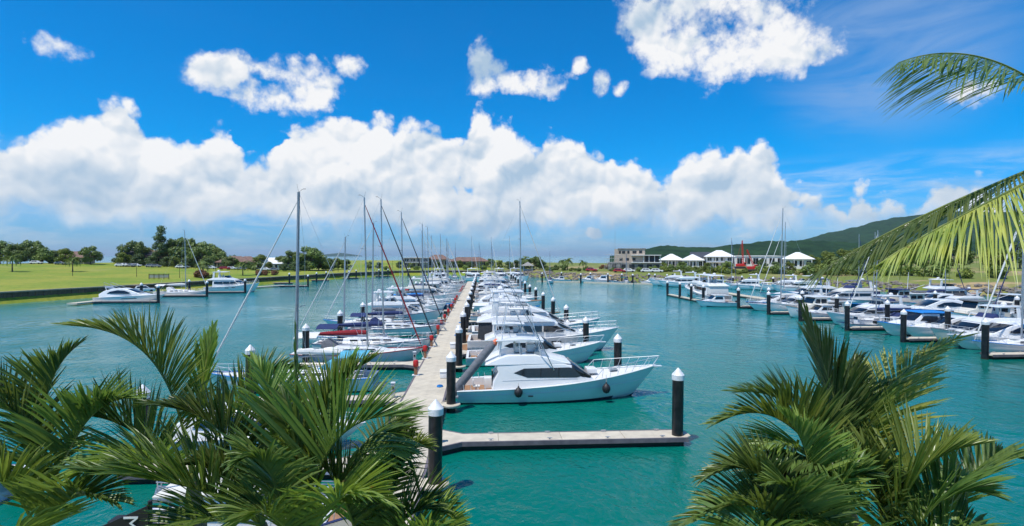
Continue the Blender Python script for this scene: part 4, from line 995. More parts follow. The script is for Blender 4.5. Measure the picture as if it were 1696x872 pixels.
put('motor', 53.2, 114.2, R(88), 'big white enclosed motor yacht lying stern-on along the head pontoon', s=1.15, colors=dict(cockpit_enclosure='whitecanvas'))
put('motor2', 57.0, 128.5, R(92), 'white cruiser lying behind the big enclosed yacht at the arm head', s=1.1)
put('cabin', 52.5, 106.2, R(180), 'small white hardtop boat between the arm head and its first finger')
put('sail_tall', 65.5, 97.8, math.pi, 'tall-masted white yacht between the first two marina arm fingers', s=1.02)
put('motor2', 64.0, 94.0, math.pi, 'white flybridge cruiser close beside the tall-masted yacht of the arm', s=.9)
put('trawler', 63.0, 86.5, math.pi, 'cream-cabined trawler yacht between the second and third marina arm fingers')
put('cabin', 60.5, 84.2, math.pi, 'small cabin boat by the third marina arm finger')
put('motor', 65.5, 77.2, math.pi, 'flybridge yacht with dark enclosed cockpit between third and fourth arm fingers', s=.85)
put('run', 57.0, 73.4, math.pi, 'small open boat with white awning by the fourth arm finger', colors=dict(bimini='whitecanvas'))
put('cabin', 63.2, 66.4, math.pi, 'white boat with bright blue covers between fourth and fifth arm fingers', colors=dict(hardtop='blue', deck='gelcoat', rub_rail='blue'), s=1.3)
put('express', 65.5, 64.0, math.pi, 'white express cruiser next to the blue-covered boat', s=.9)
put('express', 65.2, 56.2, math.pi, 'low white express cruiser with bow just past the fifth arm finger', s=.95)
put('sail', 64.9, 53.2, math.pi, 'white yacht with blue covers by the sixth arm finger', colors=canv('blue','whitecanvas'))
put('motor2', 65.0, 46.4, math.pi, 'white cruiser between the sixth and seventh arm fingers')
for i, y in enumerate([126,119,112,105,98,91,84,77,70,63,56]):
    k_ = ['sail_tall','motor2','trawler','motor','sail','cabin','express','trawler','sail','cabin','motor2'][i]
    put(k_, 82.5 if k_ != 'cabin' else 78, y, math.pi, f'{SIZE[k_]} in the {ORD[i]} berth behind the marina arm walkway from its head', True, vary(y+.3), s=random.uniform(.9,1.05))
mi = 0
for xr in (99, 118):
    for i in range(9):
        k_ = random.choice(['motor','motor2','cabin','express','trawler','sail']); mi += 1
        put(k_, xr+random.uniform(-1,1), 112-8.4*i-(0 if xr < 110 else 6), math.pi if i % 2 else 0, f'distant {SIZE[k_]} in the crowded rows behind the marina arm', True, vary(xr+i*3.7), s=random.uniform(.75,1.08))
for i, (x, y, k_) in enumerate([(126,112,'motor'),(127,104,'sail'),(125,97,'trawler'),(128,90,'motor2'),(126,82,'sail_tall'),(127,74,'cabin'),(126,67,'motor'),(128,58,'sail'),(91,118,'express'),(95,110,'sail'),(90,101,'trawler'),(94,94,'motor2'),(90,87,'cabin'),(95,80,'sail_tall'),(91,72,'motor'),(94,65,'run')]):
    put(k_, x, y, math.pi if i % 3 else 0, f'{ORD[i % 8]} boat of the {"outermost row by the rock bank" if i < 8 else "infill row between the back pontoons"}, a {SIZE[k_]}', True, vary(x*1.3+y), s=random.uniform(.8,1.1))
for i, (x, y, k_, c) in enumerate([(63.5,100.2,'express',None),(61.5,88.9,'run','navy'),(64.6,74.8,'sail','navy'),(62.2,68.9,'cabin',None),(64.2,58.8,'motor2',None),(61.0,48.4,'cabin',None)]):
    put(k_, x, y, math.pi, f'{SIZE[k_]} squeezed in beside the {["first","second","fourth","fourth","fifth","sixth"][i]} marina arm finger', False, (canv(c, 'whitecanvas') if c and k_ == 'sail' else dict(bimini=c) if c else vary(y)), s=.88)
for i, y in enumerate((108,93,78,62)): pile(84.0, y, f'{ORD[i]} black pile in the crowded rows behind the marina arm', 'piles behind the marina arm')
for i, xr in enumerate((91, 108)):
    q = MB().box((0,0,0), (2.0,90,.5)).build('back_pontoon', 'concrete', None, smooth=False); q.location = (xr, 78, .25)
    tag(q, ['inner','outer'][i]+' long pontoon in the crowded rows behind the marina arm', 'pontoon')

# --- boats by the lawn wall
LD = [(-71.4,121.2,'express',-85.5,122.8,1.05,'sleek white express cruiser by the gangway below the lawn'),
      (-69.9,138.9,'sail',-84.0,141.0,1.05,'white yacht with pale mast moored below the lawn wall beside the express cruiser'),
      (-66.2,152.2,'motor2',-79.5,157.5,1.12,'white flybridge cruiser moored below the lawn wall beyond the yacht')]
for i, (fx, fy, k_, bx, by, s_, lb) in enumerate(LD):
    copy_tree(FIN_M, (fx-13.4, fy, .42), 0, f'{ORD[i]} finger pontoon below the lawn wall', group='finger pontoons below the lawn wall')
    pile(fx-.2, fy-.3, f'black white-capped pile at the tip of the {ORD[i]} finger below the lawn wall', 'piles below the lawn wall')
    pile(fx-9, fy+8, f'black white-capped pile behind the {ORD[i]} boat below the lawn wall', 'piles below the lawn wall')
    put(k_, bx, by, 0, lb, colors=canv('whitecanvas') | dict(bimini='whitecanvas') if k_ == 'sail' else None, s=s_)
copy_tree(FIN_S, (-67.5,181.4,.42), 0, 'empty finger pontoon below the lawn wall beyond the cruiser', group='finger pontoons below the lawn wall')
pile(-58.5,181.0, 'lone black pile at the tip of the empty finger below the lawn wall', 'piles below the lawn wall')
put('sail', -105, 100, 0, 'white yacht at the near end of the lawn wall', colors=canv('blue','whitecanvas')); put('motor2', -108, 92, 0, 'white cruiser at the near end of the lawn wall')
for i in range(9):
    y = 200+11*i; x = interp(y, [(146,-97),(195,-82),(245,-66),(282,-48)])+9+(i % 2)*3
    pile(x, y, f'{ORD[i]} black pile standing off the sea wall beyond the empty finger', 'piles off the sea wall')
    if i % 2 == 0:
        copy_tree(FIN_S, (x-8, y+.6, .42), 0, f'{ORD[i//2]} short finger pontoon off the far sea wall', group='finger pontoons off the far sea wall')
lw = MB(); WQ = [Vector((-86.3, 116)), Vector((-84.5,140)), Vector((-80.6,154)), Vector((-68,184))]
lwk = thing('wall_walkway', (0,0,0), 0, 'floating walkway joining the fingers below the lawn wall', 'walkway')
for a, b in zip(WQ, WQ[1:]):
    d = b-a; c = (a+b)/2; MB().box((c.x,c.y,.36), (d.length,2.2,.3), math.atan2(d.y,d.x)).build('deck_slab', 'concrete', lwk, smooth=False)
g2_ = thing('lawn_gangway', (-91.0,133.5,2.9), R(-20), 'railed ramp from the lawn down to the floating walkway', 'gangway')
MB().add([(0,-.8,0),(9,-.8,-2.2),(9,.8,-2.2),(0,.8,0),(0,-.8,.15),(9,-.8,-2.05),(9,.8,-2.05),(0,.8,.15)], [(0,1,2,3),(4,5,6,7),(0,1,5,4),(2,3,7,6),(1,2,6,5),(0,3,7,4)]).build('ramp', 'alu', g2_, smooth=False)
for s_ in (-.8,.8):
    m = MB()
    for z in (.55,1.15): m.bar((0,s_,z), (9,s_,z-2.2), .04)
    for i in range(7): m.bar((i*1.5,s_,-.36*i), (i*1.5,s_,1.15-.36*i), .03)
    m.build('railing', 'alu', g2_)

# --- back of the basin: far yachts and moored boats
far_pts = [(736,228,'sail'),(752,236,'sail'),(768,244,'sail_tall'),(785,232,'sail'),(799,248,'sail_tall'),(808,228,'sail'),(831,240,'sail_tall'),(845,226,'motor2'),(822,222,'motor2'),(776,222,'motor'),(720,224,'motor2'),(703,236,'sail')]
for i, (px, Y, k_) in enumerate(far_pts):
    p = atd(px, 424, Y); put(k_, p.x, p.y, R(-70+random.uniform(-15,15)), f'{ORD[i]} boat of the far cluster beyond the walkway end, a {SIZE[k_]}', True)
back = [(912,205,'sail',-100,.75),(945,210,'cabin',180,.95),(995,203,'cabin',150,1.1),(1022,197,'cabin',150,1.25),(1045,194,'run',160,1.2),(1140,178,'motor2',160,1.0),(1165,172,'motor',160,.95),(1098,186,'cabin',150,1.0),(1215,166,'cabin',160,1.1),(1268,158,'motor2',160,.9),(1290,154,'cabin',150,1.0),(1330,150,'motor2',160,.9),(1365,146,'motor',160,.9),(1035,200,'sail',-100,.8),(1202,170,'sail',-100,1.0),(1400,140,'sail',-100,1.0)]
for i, (px, Y, k_, rz, s_) in enumerate(back):
    p = atd(px, 424, Y); put(k_, p.x, p.y, R(rz), f'{ORD[i]} boat along the rock bank from the gazebo, a {SIZE[k_]}', True, s=s_)
for i, (px, Y) in enumerate([(898,206),(930,215),(962,200),(978,205),(1007,196),(1030,198),(1048,192),(1075,196),(1085,190),(1105,187),(1118,190),(1180,174),(1195,180),(1214,168),(1229,172),(1244,166),(1256,164),(1281,158),(1310,156),(1340,150)]):
    p = atd(px, 424, Y); pile(p.x, p.y, f'black pile along the pontoons by the rock bank', 'piles by the rock bank', s=.95)
for i, (a, b, Ya, Yb) in enumerate([(890,962,210,202),(968,1050,201,189),(1050,1120,190,184),(1190,1350,170,148)]):
    p, q = atd(a,424,Ya), atd(b,424,Yb); d = q-p; c = (p+q)/2
    o = MB().box((0,0,0), (d.length,1.6,.5)).build('shore_pontoon', 'concrete', None, smooth=False); o.location = (c.x, c.y, .22); o.rotation_euler.z = math.atan2(d.y, d.x)
    tag(o, f'{ORD[i]} low pontoon along the rock bank from the gazebo', 'pontoon', 'pontoons by the rock bank')

def on_land(px, Y, z=2.2):                   # push a shore thing back along its line of sight until it stands on the land
    p = atd(px, 424, Y)
    while ground(p.x, p.y) < z and Y < 420: Y += 3; p = atd(px, 424, Y)
    return p
# ------------------------------------------------------------------ trees and bushes
def leaf_cloud(blobs, n, size, seed, flat=.5):
    rnd = random.Random(seed); vs = []; fs = []
    tot = sum(b[3]**2 for b in blobs)
    for (bx, by, bz, br) in blobs:
        for _ in range(int(n*br*br/tot)):
            d = Vector((rnd.gauss(0,1), rnd.gauss(0,1), rnd.gauss(0,1))).normalized()*br*rnd.uniform(.55,1.05)
            c = Vector((bx,by,bz))+Vector((d.x,d.y,d.z*.75))
            nrm = (d.normalized()+Vector((rnd.gauss(0,.5),rnd.gauss(0,.5),rnd.gauss(.3,.5)))).normalized()
            a = nrm.orthogonal().normalized(); a.rotate(Matrix.Rotation(rnd.uniform(0,6.28), 3, nrm)); b = nrm.cross(a)
            s = size*rnd.uniform(.6,1.4); o = len(vs)
            vs += [c-a*s, c+b*s*.6, c+a*s, c-b*s*.6]; fs.append((o,o+1,o+2,o+3))
    return MB().add(vs, fs)
def tree_t(name, H, Wd, seed, m, n=3600, nb=22, trunkh=.35, tall=False):
    rnd = random.Random(seed); r = thing(name, (0,0,0), 0, 'x', 'tree')
    blobs = []; mbt = MB(); th_ = H*trunkh
    mbt.tube([(0,0,-.5),(.05*H*.3,0,th_*.6),(0,.03*H,th_),(0,0,H*.8)], [H*.03,H*.024,H*.018,H*.006], 7)
    for i in range(nb):
        a = rnd.uniform(0,6.28)
        if tall: z = rnd.uniform(.25,1)*H; rr = Wd*.42*(1.25-z/H)*rnd.uniform(.3,1); br = Wd*rnd.uniform(.14,.22)
        else: z = th_+rnd.uniform(.12,.88)*(H-th_); rr = Wd*.5*math.sqrt(rnd.random())*math.sin(math.pi*min(.95,.18+.8*(z-th_)/(H-th_)))*.95; br = Wd*rnd.uniform(.12,.22)
        p = (rr*math.cos(a), rr*math.sin(a), z-br*.4); blobs.append((*p, br))
        mbt.tube([(0,0,min(th_, z*.7)), (p[0]*.5,p[1]*.5,(min(th_,z*.7)+z)/2), (p[0],p[1],z-br*.5)], [H*.012,H*.008,H*.003], 5)
    mbt.build('trunk', 'bark', r)
    leaf_cloud(blobs, n, Wd*.034, seed).build('crown', m, r, smooth=False)
    return freeze(r)
TR = [tree_t('broadleaf_tree', 13, 13, 1, 'leaf', trunkh=.22), tree_t('broadleaf_tree', 11, 14, 2, 'leaf', nb=24, trunkh=.2), tree_t('broadleaf_tree', 9, 9, 3, 'leaf_yellow', trunkh=.2), tree_t('pine_tree', 19, 9, 4, 'leaf_dark', nb=20, tall=True), tree_t('broadleaf_tree', 7.5, 8, 5, 'leaf_dark', trunkh=.12)]
def bush_t(name, seed, m, n=900):
    rnd = random.Random(seed); r = thing(name, (0,0,0), 0, 'x', 'bush')
    bl = [(rnd.uniform(-1.6,1.6), rnd.uniform(-1,1), rnd.uniform(.6,1.9), rnd.uniform(.6,1.1)) for _ in range(8)]
    m1 = MB()
    for b in bl: m1.tube([(0,0,-.3),(b[0],b[1],b[2])], [.08,.03], 5)
    m1.build('stem', 'bark', r); leaf_cloud(bl, n, .22, seed).build('foliage', m, r, smooth=False)
    return freeze(r)
BU = [bush_t('bush', 11, 'leaf'), bush_t('bush', 12, 'leaf_yellow'), bush_t('bush', 13, 'redscrub')]
def tree_at(i, px, Y, s, label):
    p = on_land(px, Y, 3.2); copy_tree(TR[i], (p.x, p.y, ground(p.x, p.y)-.2), random.uniform(0,6), label, s, 'trees along the far shores')
def bush_at(i, px, Y, s, label):
    p = on_land(px, Y, 2.6); copy_tree(BU[i], (p.x, p.y, ground(p.x, p.y)-.1), random.uniform(0,6), label, s, 'bushes along the far shores')
lt = [(30,240,0,.75),(70,245,1,.7),(110,240,2,.85),(150,250,0,.7),(200,262,4,.8),(222,258,0,.95),(240,262,1,.8),(266,258,3,1.02),(262,264,4,1.0),(296,262,0,1.12),(283,266,4,1.0),(320,262,0,.8),(335,258,1,.98),(352,262,2,1.15),(366,264,1,.85),(312,254,4,.7),(392,256,4,.6),(430,258,2,.85),(412,254,4,.55),(466,262,2,.8),(482,262,0,.8),(497,266,1,.85),(512,264,0,1.0),(527,268,1,.85),(545,268,4,.9),(560,272,2,.75),(574,270,4,.8),(228,252,4,.8),(252,252,4,.75),(276,252,4,.7),(290,250,2,.6),(345,252,4,.7),(372,254,4,.65),(382,252,0,.5),(420,250,4,.5),(444,252,2,.5),(470,252,4,.55),(488,254,4,.7),(505,256,4,.75),(536,260,4,.8),(206,252,2,.7),(340,268,0,1.0),(305,270,0,1.15),(90,250,4,.9),(50,250,0,.9),(0,245,1,1.0)]
for i, (px, Y, k_, s_) in enumerate(lt):
    nm = ['rounded green','broad spreading','yellow-green','tall dark pine','low dark'][k_]
    tree_at(k_, px, Y, s_, f'{nm} tree beyond the lawn '+('at its near end' if px < 200 else 'around the dark-roofed house' if px < 290 else 'behind the notice board' if px < 385 else 'among the low tiled houses' if px < 480 else 'at its seaward end'))
ct = [(612,276,4,.55),(628,280,4,.55),(748,290,4,.55),(762,280,2,.55),(778,285,4,.6),(796,280,4,.55),(812,282,0,.45),(826,278,2,.55),(842,270,4,.65),(856,268,4,.75),(870,282,4,.7),(888,272,0,.6),(900,276,4,.6),(662,292,4,.6),(680,286,2,.4),(705,290,4,.5),(726,288,4,.55)]
for i, (px, Y, k_, s_) in enumerate(ct): tree_at(k_, px, Y, s_, f'small bushy tree in the clump between the lawn houses and the gazebo')
for i, (px, Y, k_, s_) in enumerate([(330,190,2,1.3),(338,186,2,1.0),(430,200,2,1.0),(440,202,2,1.0),(455,206,2,.9),(350,188,1,.7),(300,245,0,1.1),(390,250,0,.9),(640,270,0,1.0),(690,268,0,1.0),(735,268,0,1.1),(770,268,0,1.2),(800,262,0,1.2)]):
    bush_at(k_, px, Y, s_, f'{"rusty red" if k_ == 2 else "green"} bush growing on the lawn side of the basin')
rb = [(920,262,0,1.2),(935,258,0,1.3),(972,250,0,1.0),(1000,262,2,1.0),(1012,258,2,1.1),(1030,236,1,.8),(905,262,1,.8),(912,256,0,.9),(948,252,1,.8),(958,246,0,.8),(985,240,1,.7),(1015,236,0,.8),(1045,230,1,.8),(1058,228,0,1.0),(1070,226,1,.9),(1085,224,0,1.2),(1130,214,1,.8),(1150,210,0,.8),(1172,206,1,.8),(1205,200,0,.8),(1222,198,1,.8),(1250,196,1,.8),(1312,184,0,.9),(1100,226,1,1.3),(1112,224,0,1.4),(1125,226,1,.9),(1140,222,0,1.2),(1152,220,1,1.2),(1165,216,1,1.4),(1178,214,0,1.2),(1195,210,1,1.6),(1180,212,1,1.0),(1215,208,1,.9),(1235,206,1,1.0),(1262,206,0,1.3),(1275,200,1,1.2),(1285,196,0,1.6),(1300,192,1,1.0),(1330,186,1,1.0),(1350,184,1,1.3),(1368,182,0,1.5),(1395,178,1,1.4),(1420,176,0,1.6),(1340,184,0,1.6),(1360,190,1,1.8),(1385,188,0,1.8),(1410,186,1,1.9),(1435,184,0,1.8),(1465,182,1,1.8),(1450,172,1,1.5),(1480,170,0,1.6),(1510,166,1,1.6),(1550,160,0,1.7),(1600,155,1,1.5),(1650,150,0,1.7)]
for i, (px, Y, k_, s_) in enumerate(rb): bush_at(k_, px, Y, s_, f'{["dark green","lime green","rusty"][k_]} bush on the shore '+('beside the gazebo' if px < 965 else 'below the bare concrete building' if px < 1095 else 'before the white-roofed houses' if px < 1215 else 'around the red cranes' if px < 1300 else 'below the wooded hill'))
for i, (px, Y, k_, s_) in enumerate([(1370,230,2,.9),(1398,225,2,1.0),(1425,225,0,.8),(1460,220,2,1.0),(1500,215,0,.9),(1545,210,1,.8),(1590,205,0,.8),(1640,200,2,1.0),(1690,195,0,.9),(1345,240,2,.7),(1262,250,4,.6),(1100,236,2,.45),(1130,232,0,.35),(1172,226,2,.45),(1205,220,0,.38),(1286,212,4,.6),(1308,206,2,.5),(1342,200,4,.6)]):
    tree_at(k_, px, Y, s_, f'{["rounded green","broad spreading","yellow-green","tall dark","low dark"][k_]} tree among the houses below the hill')

# ------------------------------------------------------------------ palms
def spline(pts, n):
    P = [Vector(p) for p in pts]
    if len(P) == 3: f = lambda t: P[0]*(1-t)**2+P[1]*2*t*(1-t)+P[2]*t*t
    else: f = lambda t: P[0]*(1-t)**3+P[1]*3*t*(1-t)**2+P[2]*3*t*t*(1-t)+P[3]*t**3
    return [f(i/n) for i in range(n+1)]
def frond_mesh(pts, leaf, npair=80, lift=50, droop=.48, width=.0168, bare=.2, seed=0, m='frond', ang0=62, ang1=22, r0=.02, roll=0, ns=4, upv=None):
    """a pinnate leaf: stalk along the curve, two rows of folded leaflets; returns (leaflets, stalk)"""
    rnd = random.Random(seed); C = spline(pts, 40); tube = MB().tube(C, [r0*(1-.85*i/40) for i in range(41)], 6)
    lf = MB(); UPV = Vector(upv) if upv else Vector((0,0,1))
    for i in range(npair):
        t = bare+(1-bare)*(i/(npair-1))**.95; f = t*40; k = min(39, int(f)); p = C[k].lerp(C[k+1], f-k)
        tg = (C[min(40,k+2)]-C[max(0,k-1)]).normalized()
        side = tg.cross(UPV)
        if side.length < .05: side = tg.cross(Vector((1,0,0)))
        side.normalize(); nrm = side.cross(tg).normalized()
        if roll:
            q = Matrix.Rotation(R(roll), 3, tg); side = q @ side; nrm = q @ nrm
        u = (t-bare)/(1-bare); prof = (.45+.55*math.sin(math.pi*min(1,u*1.15+.12)))*(1-.35*u**3)
        for sg in (-1,1):
            A = R(ang0+(ang1-ang0)*u+rnd.uniform(-6,6)); lf_a = R(lift*(1-.35*u)+rnd.uniform(-9,9))
            out = (side*sg*math.cos(lf_a)+nrm*math.sin(lf_a)); d = (tg*math.cos(A)+out*math.sin(A)).normalized()
            L = 1.28*leaf*prof*rnd.uniform(.86,1.08); w = width*rnd.uniform(.8,1.15)*(1 if u < .85 else .75)
            wv = d.cross(nrm if abs(d.dot(nrm)) < .9 else side).normalized(); dn = d.cross(wv)
            if dn.z < 0: dn = -dn
            q = Matrix.Rotation(R(rnd.uniform(-38,38)), 3, d); wv = q @ wv; dn = q @ dn
            vs = []; o = p.copy(); dd = d.copy(); g = droop*rnd.uniform(.6,1.3)
            for j in range(ns+1):
                s = j/ns; ww = w*(math.sin(math.pi*min(1, .22+.62*s))*.98 if j < ns else .06)
                vs += [o-wv*ww, o-dn*ww*.5, o+wv*ww]
                dd = (dd+Vector((0,0,-1))*g*(.35+s)/ns).normalized(); o = o+dd*(L/ns)
            fs = []
            for j in range(ns): fs += [(3*j,3*j+1,3*j+4,3*j+3), (3*j+1,3*j+2,3*j+5,3*j+4)]
            lf.add(vs, fs)
    return lf, tube
def frond(root, pts, leaf, stalkm='stalk', **kw):
    m = kw.pop('m', 'frond_lime' if kw.get('seed', 0) % 4 == 1 else 'frond'); a, b = frond_mesh(pts, leaf, **kw)
    o = a.build('frond', m, root, ang=60); s = b.build('leaf_stalk', stalkm, o); return o
sd_ = [100]
def palm(name, label, crown, fronds, ground_z=3.0, trunk_r=.07, base=None, leaf=.62, husk=True, group='palms in front of the balcony'):
    """crown = (px, py, Y); each frond = list of (px,py,Y) control points after the crown + options"""
    C = atd(*crown); bx = base or (C.x, C.y-.3); r = thing(name, (bx[0], bx[1], ground_z), 0, label, 'palm', group)
    inv = Vector((bx[0], bx[1], ground_z)); L = C-inv
    ring = []
    n = 14
    for i in range(n+1):
        t = i/n; p = Vector((0,0,-.3)).lerp(L, t); p.x += .15*math.sin(t*2.5); ring.append(p)
    ring[-1] = L
    MB().tube(ring, [trunk_r*(1.25-.35*i/n)*(1+.07*(i % 2)) for i in range(n+1)], 10).build('trunk', 'cane', r)
    MB().tube([L-Vector((0,0,.55)), L-Vector((0,0,.25)), L+Vector((0,0,.12))], [trunk_r*1.0,trunk_r*1.25,trunk_r*.5], 10).build('crownshaft', 'stalk', r)
    if husk:
        m = MB(); rr = random.Random(int(crown[0]))
        for _ in range(14):
            a = rr.uniform(0,6.28); m.tube([L-Vector((0,0,.55)), L+Vector((.12*math.cos(a),.12*math.sin(a),-.62)), L+Vector((.28*math.cos(a),.28*math.sin(a),-.75-rr.uniform(0,.3)))], [.012,.009,.004], 4)
        m.build('flower_stem', 'dryhusk', r)
    for f in fronds:
        pts = [L]+[atd(*q)-inv for q in f[0]]; o = dict(f[1]) if len(f) > 1 else {}
        sd_[0] += 1; lf = o.pop('leaf', leaf); frond(r, pts, lf, seed=sd_[0], **o)
    return r
# clump of cane palms on the lawn side
palm('cane_palm', 'green cane palm with upright fans left of the tallest clump, arching over the water', (318,800,6.6),
  [([(300,640,6.5),(255,545,6.4),(120,540,6.3)], dict(leaf=.62, lift=58)), ([(330,640,6.7),(345,590,6.8),(352,548,6.9)], dict(leaf=.42, m='frond_young', ang0=24, ang1=8, npair=50, lift=20)),
   ([(240,720,6.3),(190,680,6.2),(110,690,6.1)], dict(lift=55)), ([(380,680,6.8),(430,600,6.9),(500,612,7.0)], dict(leaf=.50, lift=58)),
   ([(260,760,6.0),(200,730,5.8),(110,800,5.7)], dict(lift=30))])
palm('cane_palm', 'green cane palm whose long frond bows left over the white boat', (432,870,5.8),
  [([(400,740,5.7),(370,680,5.6),(255,672,5.5)], dict(leaf=.56, lift=60, droop=.55)), ([(350,800,5.4),(290,800,5.2),(140,778,5.0)], dict(leaf=.70, lift=52, npair=100, droop=.5)),
   ([(400,820,5.5),(360,770,5.4),(325,770,5.4)], dict(leaf=.5, lift=50)), ([(455,740,6.0),(470,650,6.1),(420,600,6.2)], dict(leaf=.5, lift=40)),
   ([(480,800,5.9),(520,720,5.9),(470,660,6.0)], dict(leaf=.6, lift=35)), ([(390,860,5.2),(330,850,5.0),(240,900,4.9)], dict(leaf=.5, lift=40))])
palm('cane_palm', 'tallest green cane palm with a broad dark fan facing the walkway', (505,930,5.4),
  [([(500,800,5.3),(545,680,5.2),(660,690,5.2)], dict(leaf=.95, lift=55, npair=66, width=.0165, droop=.2)), ([(520,760,5.6),(525,640,5.7),(610,600,5.8)], dict(leaf=.60, lift=62, droop=.2)),
   ([(560,780,5.5),(640,620,5.6),(690,790,5.7)], dict(leaf=.6, lift=-25, droop=.7)), ([(490,760,5.5),(490,640,5.5),(489,548,5.5)], dict(leaf=.32, ang0=14, ang1=5, npair=30, lift=10)),
   ([(460,800,5.0),(440,740,4.9),(400,760,4.8)], dict(leaf=.5, lift=20, droop=.7)), ([(520,840,4.9),(570,790,4.8),(640,830,4.8)], dict(leaf=.55, lift=30)),
   ([(470,850,4.8),(430,820,4.7),(380,880,4.6)], dict(leaf=.5, lift=30)), ([(540,700,5.7),(570,620,5.8),(585,590,5.9)], dict(leaf=.35, m='frond_young', ang0=24, ang1=8, npair=50, lift=20))])
palm('cane_palm', 'lime-tinged cane palm leaning over the shore end of the walkway', (612,960,5.8),
  [([(600,860,5.7),(610,800,5.7),(668,790,5.7)], dict(leaf=.5, lift=60, m='frond_young')), ([(640,840,5.9),(670,730,6.0),(700,740,6.0)], dict(leaf=.55, lift=40, droop=.6)),
   ([(650,880,5.6),(690,790,5.5),(775,880,5.5)], dict(leaf=.5, lift=40)), ([(580,850,5.6),(560,760,5.5),(500,760,5.5)], dict(leaf=.6, lift=40)),
   ([(620,800,6.2),(630,690,6.3),(680,680,6.4)], dict(leaf=.5, lift=-10, droop=.8)), ([(690,900,5.3),(720,850,5.2),(770,890,5.2)], dict(leaf=.45, lift=45))])
palm('cane_palm', 'green cane palm beside the dark banner, farthest from the walkway', (60,880,6.2),
  [([(70,740,6.1),(30,640,6.0),(-80,640,6.0)], dict(lift=55)), ([(100,760,6.1),(140,660,6.0),(215,660,6.0)], dict(lift=50)), ([(90,840,5.8),(130,800,5.7),(190,830,5.6)], dict(lift=45)),
   ([(30,800,5.8),(-20,760,5.7),(-100,800,5.6)], dict(lift=40)), ([(60,720,6.3),(70,620,6.3),(120,580,6.3)], dict(lift=45)), ([(60,900,5.2),(20,860,5.1),(-60,920,5.0)], dict(lift=30))])
# palms on the open-water side
palm('cane_palm', 'green cane palm with a tall upright spear over the open water', (1405,840,5.9),
  [([(1410,740,5.9),(1380,640,5.9),(1338,528,5.9)], dict(leaf=.75, ang0=34, ang1=10, lift=22, npair=80, bare=.3)), ([(1360,760,5.8),(1300,640,5.7),(1190,700,5.6)], dict(leaf=.56, lift=60, droop=.3)),
   ([(1435,750,6.0),(1425,630,6.1),(1585,560,6.2)], dict(leaf=.70, lift=12, m='frond_yellow', droop=.30, npair=90)), ([(1385,750,5.9),(1330,640,5.8),(1225,650,5.7)], dict(leaf=.58, lift=58, droop=.3)), ([(1415,750,6.0),(1425,670,6.1),(1478,640,6.1)], dict(leaf=.6, lift=45, m='frond_lime')), ([(1370,770,5.7),(1310,690,5.6),(1215,760,5.5)], dict(leaf=.55, lift=15, droop=.6)), ([(1345,780,5.6),(1290,740,5.5),(1200,850,5.4)], dict(leaf=.5, lift=20, droop=.6)),
   ([(1390,720,6.2),(1395,640,6.3),(1420,600,6.3)], dict(leaf=.5, ang0=40, ang1=14, lift=30)), ([(1350,800,5.4),(1310,800,5.3),(1270,880,5.2)], dict(leaf=.55, lift=35)),
   ([(1420,780,5.5),(1440,740,5.4),(1480,800,5.4)], dict(leaf=.5, lift=30)), ([(1380,790,5.4),(1350,730,5.3),(1290,770,5.3)], dict(leaf=.55, lift=-10, droop=.7))])
palm('cane_palm', 'dense green cane palm low in front of the tall-speared palm', (1340,940,5.2),
  [([(1310,850,5.1),(1240,790,5.0),(1110,880,5.0)], dict(leaf=.5, lift=45)), ([(1300,820,5.2),(1260,740,5.2),(1170,790,5.2)], dict(leaf=.52, lift=50, droop=.6)),
   ([(1350,820,5.2),(1350,740,5.2),(1300,690,5.2)], dict(leaf=.55, lift=45)), ([(1370,840,5.1),(1400,770,5.1),(1440,790,5.0)], dict(leaf=.55, lift=45)), ([(1300,880,4.8),(1230,850,4.7),(1160,900,4.7)], dict(leaf=.5, lift=35)),
   ([(1340,860,4.9),(1330,800,4.8),(1280,800,4.8)], dict(leaf=.5, lift=30))])
palm('cane_palm', 'dark-fanned cane palm closest to the coconut palm', (1480,960,5.2),
  [([(1470,860,5.2),(1500,760,5.2),(1600,740,5.2)], dict(leaf=.85, lift=55, droop=.15, width=.0165)), ([(1460,860,5.3),(1450,770,5.4),(1400,740,5.4)], dict(leaf=.6, lift=45)),
   ([(1520,860,5.0),(1560,790,5.0),(1640,820,5.0)], dict(leaf=.6, lift=45)), ([(1560,840,5.6),(1620,740,5.7),(1690,760,5.7)], dict(leaf=.6, lift=50)), ([(1440,900,4.8),(1400,860,4.7),(1350,900,4.7)], dict(leaf=.5, lift=35)),
   ([(1540,900,4.8),(1590,860,4.8),(1660,900,4.8)], dict(leaf=.5, lift=35))])
palm('coconut_palm', 'coconut palm with long drooping fronds reaching in from beside the balcony', (1815,235,6.0),
  [([(1720,110,6.0),(1600,60,5.95),(1488,104,5.9)], dict(leaf=.92, lift=-48, npair=84, ang0=52, ang1=38, droop=.55, width=.0095, bare=.35)),
   ([(1690,290,5.9),(1530,345,5.7),(1362,446,5.5)], dict(leaf=1.12, lift=-30, npair=92, ang0=44, ang1=16, droop=.52, width=.0105, bare=.25)),
   ([(1720,300,5.6),(1600,345,5.4),(1470,428,5.3)], dict(leaf=1.05, lift=-34, npair=84, ang0=46, ang1=18, droop=.46, width=.0105, m='frond_yellow', bare=.25)),
   ([(1830,120,6.2),(1850,20,6.3),(1950,-20,6.4)], dict(leaf=.7, lift=5, width=.014)), ([(1890,180,6.0),(1980,160,6.0),(2080,260,6.0)], dict(leaf=.7, lift=-20, width=.014)),
   ([(1850,300,5.6),(1890,330,5.3),(1930,460,5.2)], dict(leaf=.7, lift=-25, width=.014)), ([(1780,290,6.6),(1740,340,7.0),(1720,450,7.2)], dict(leaf=.6, lift=-25, width=.012))], trunk_r=.14, base=(7.6, 5.0), husk=False)

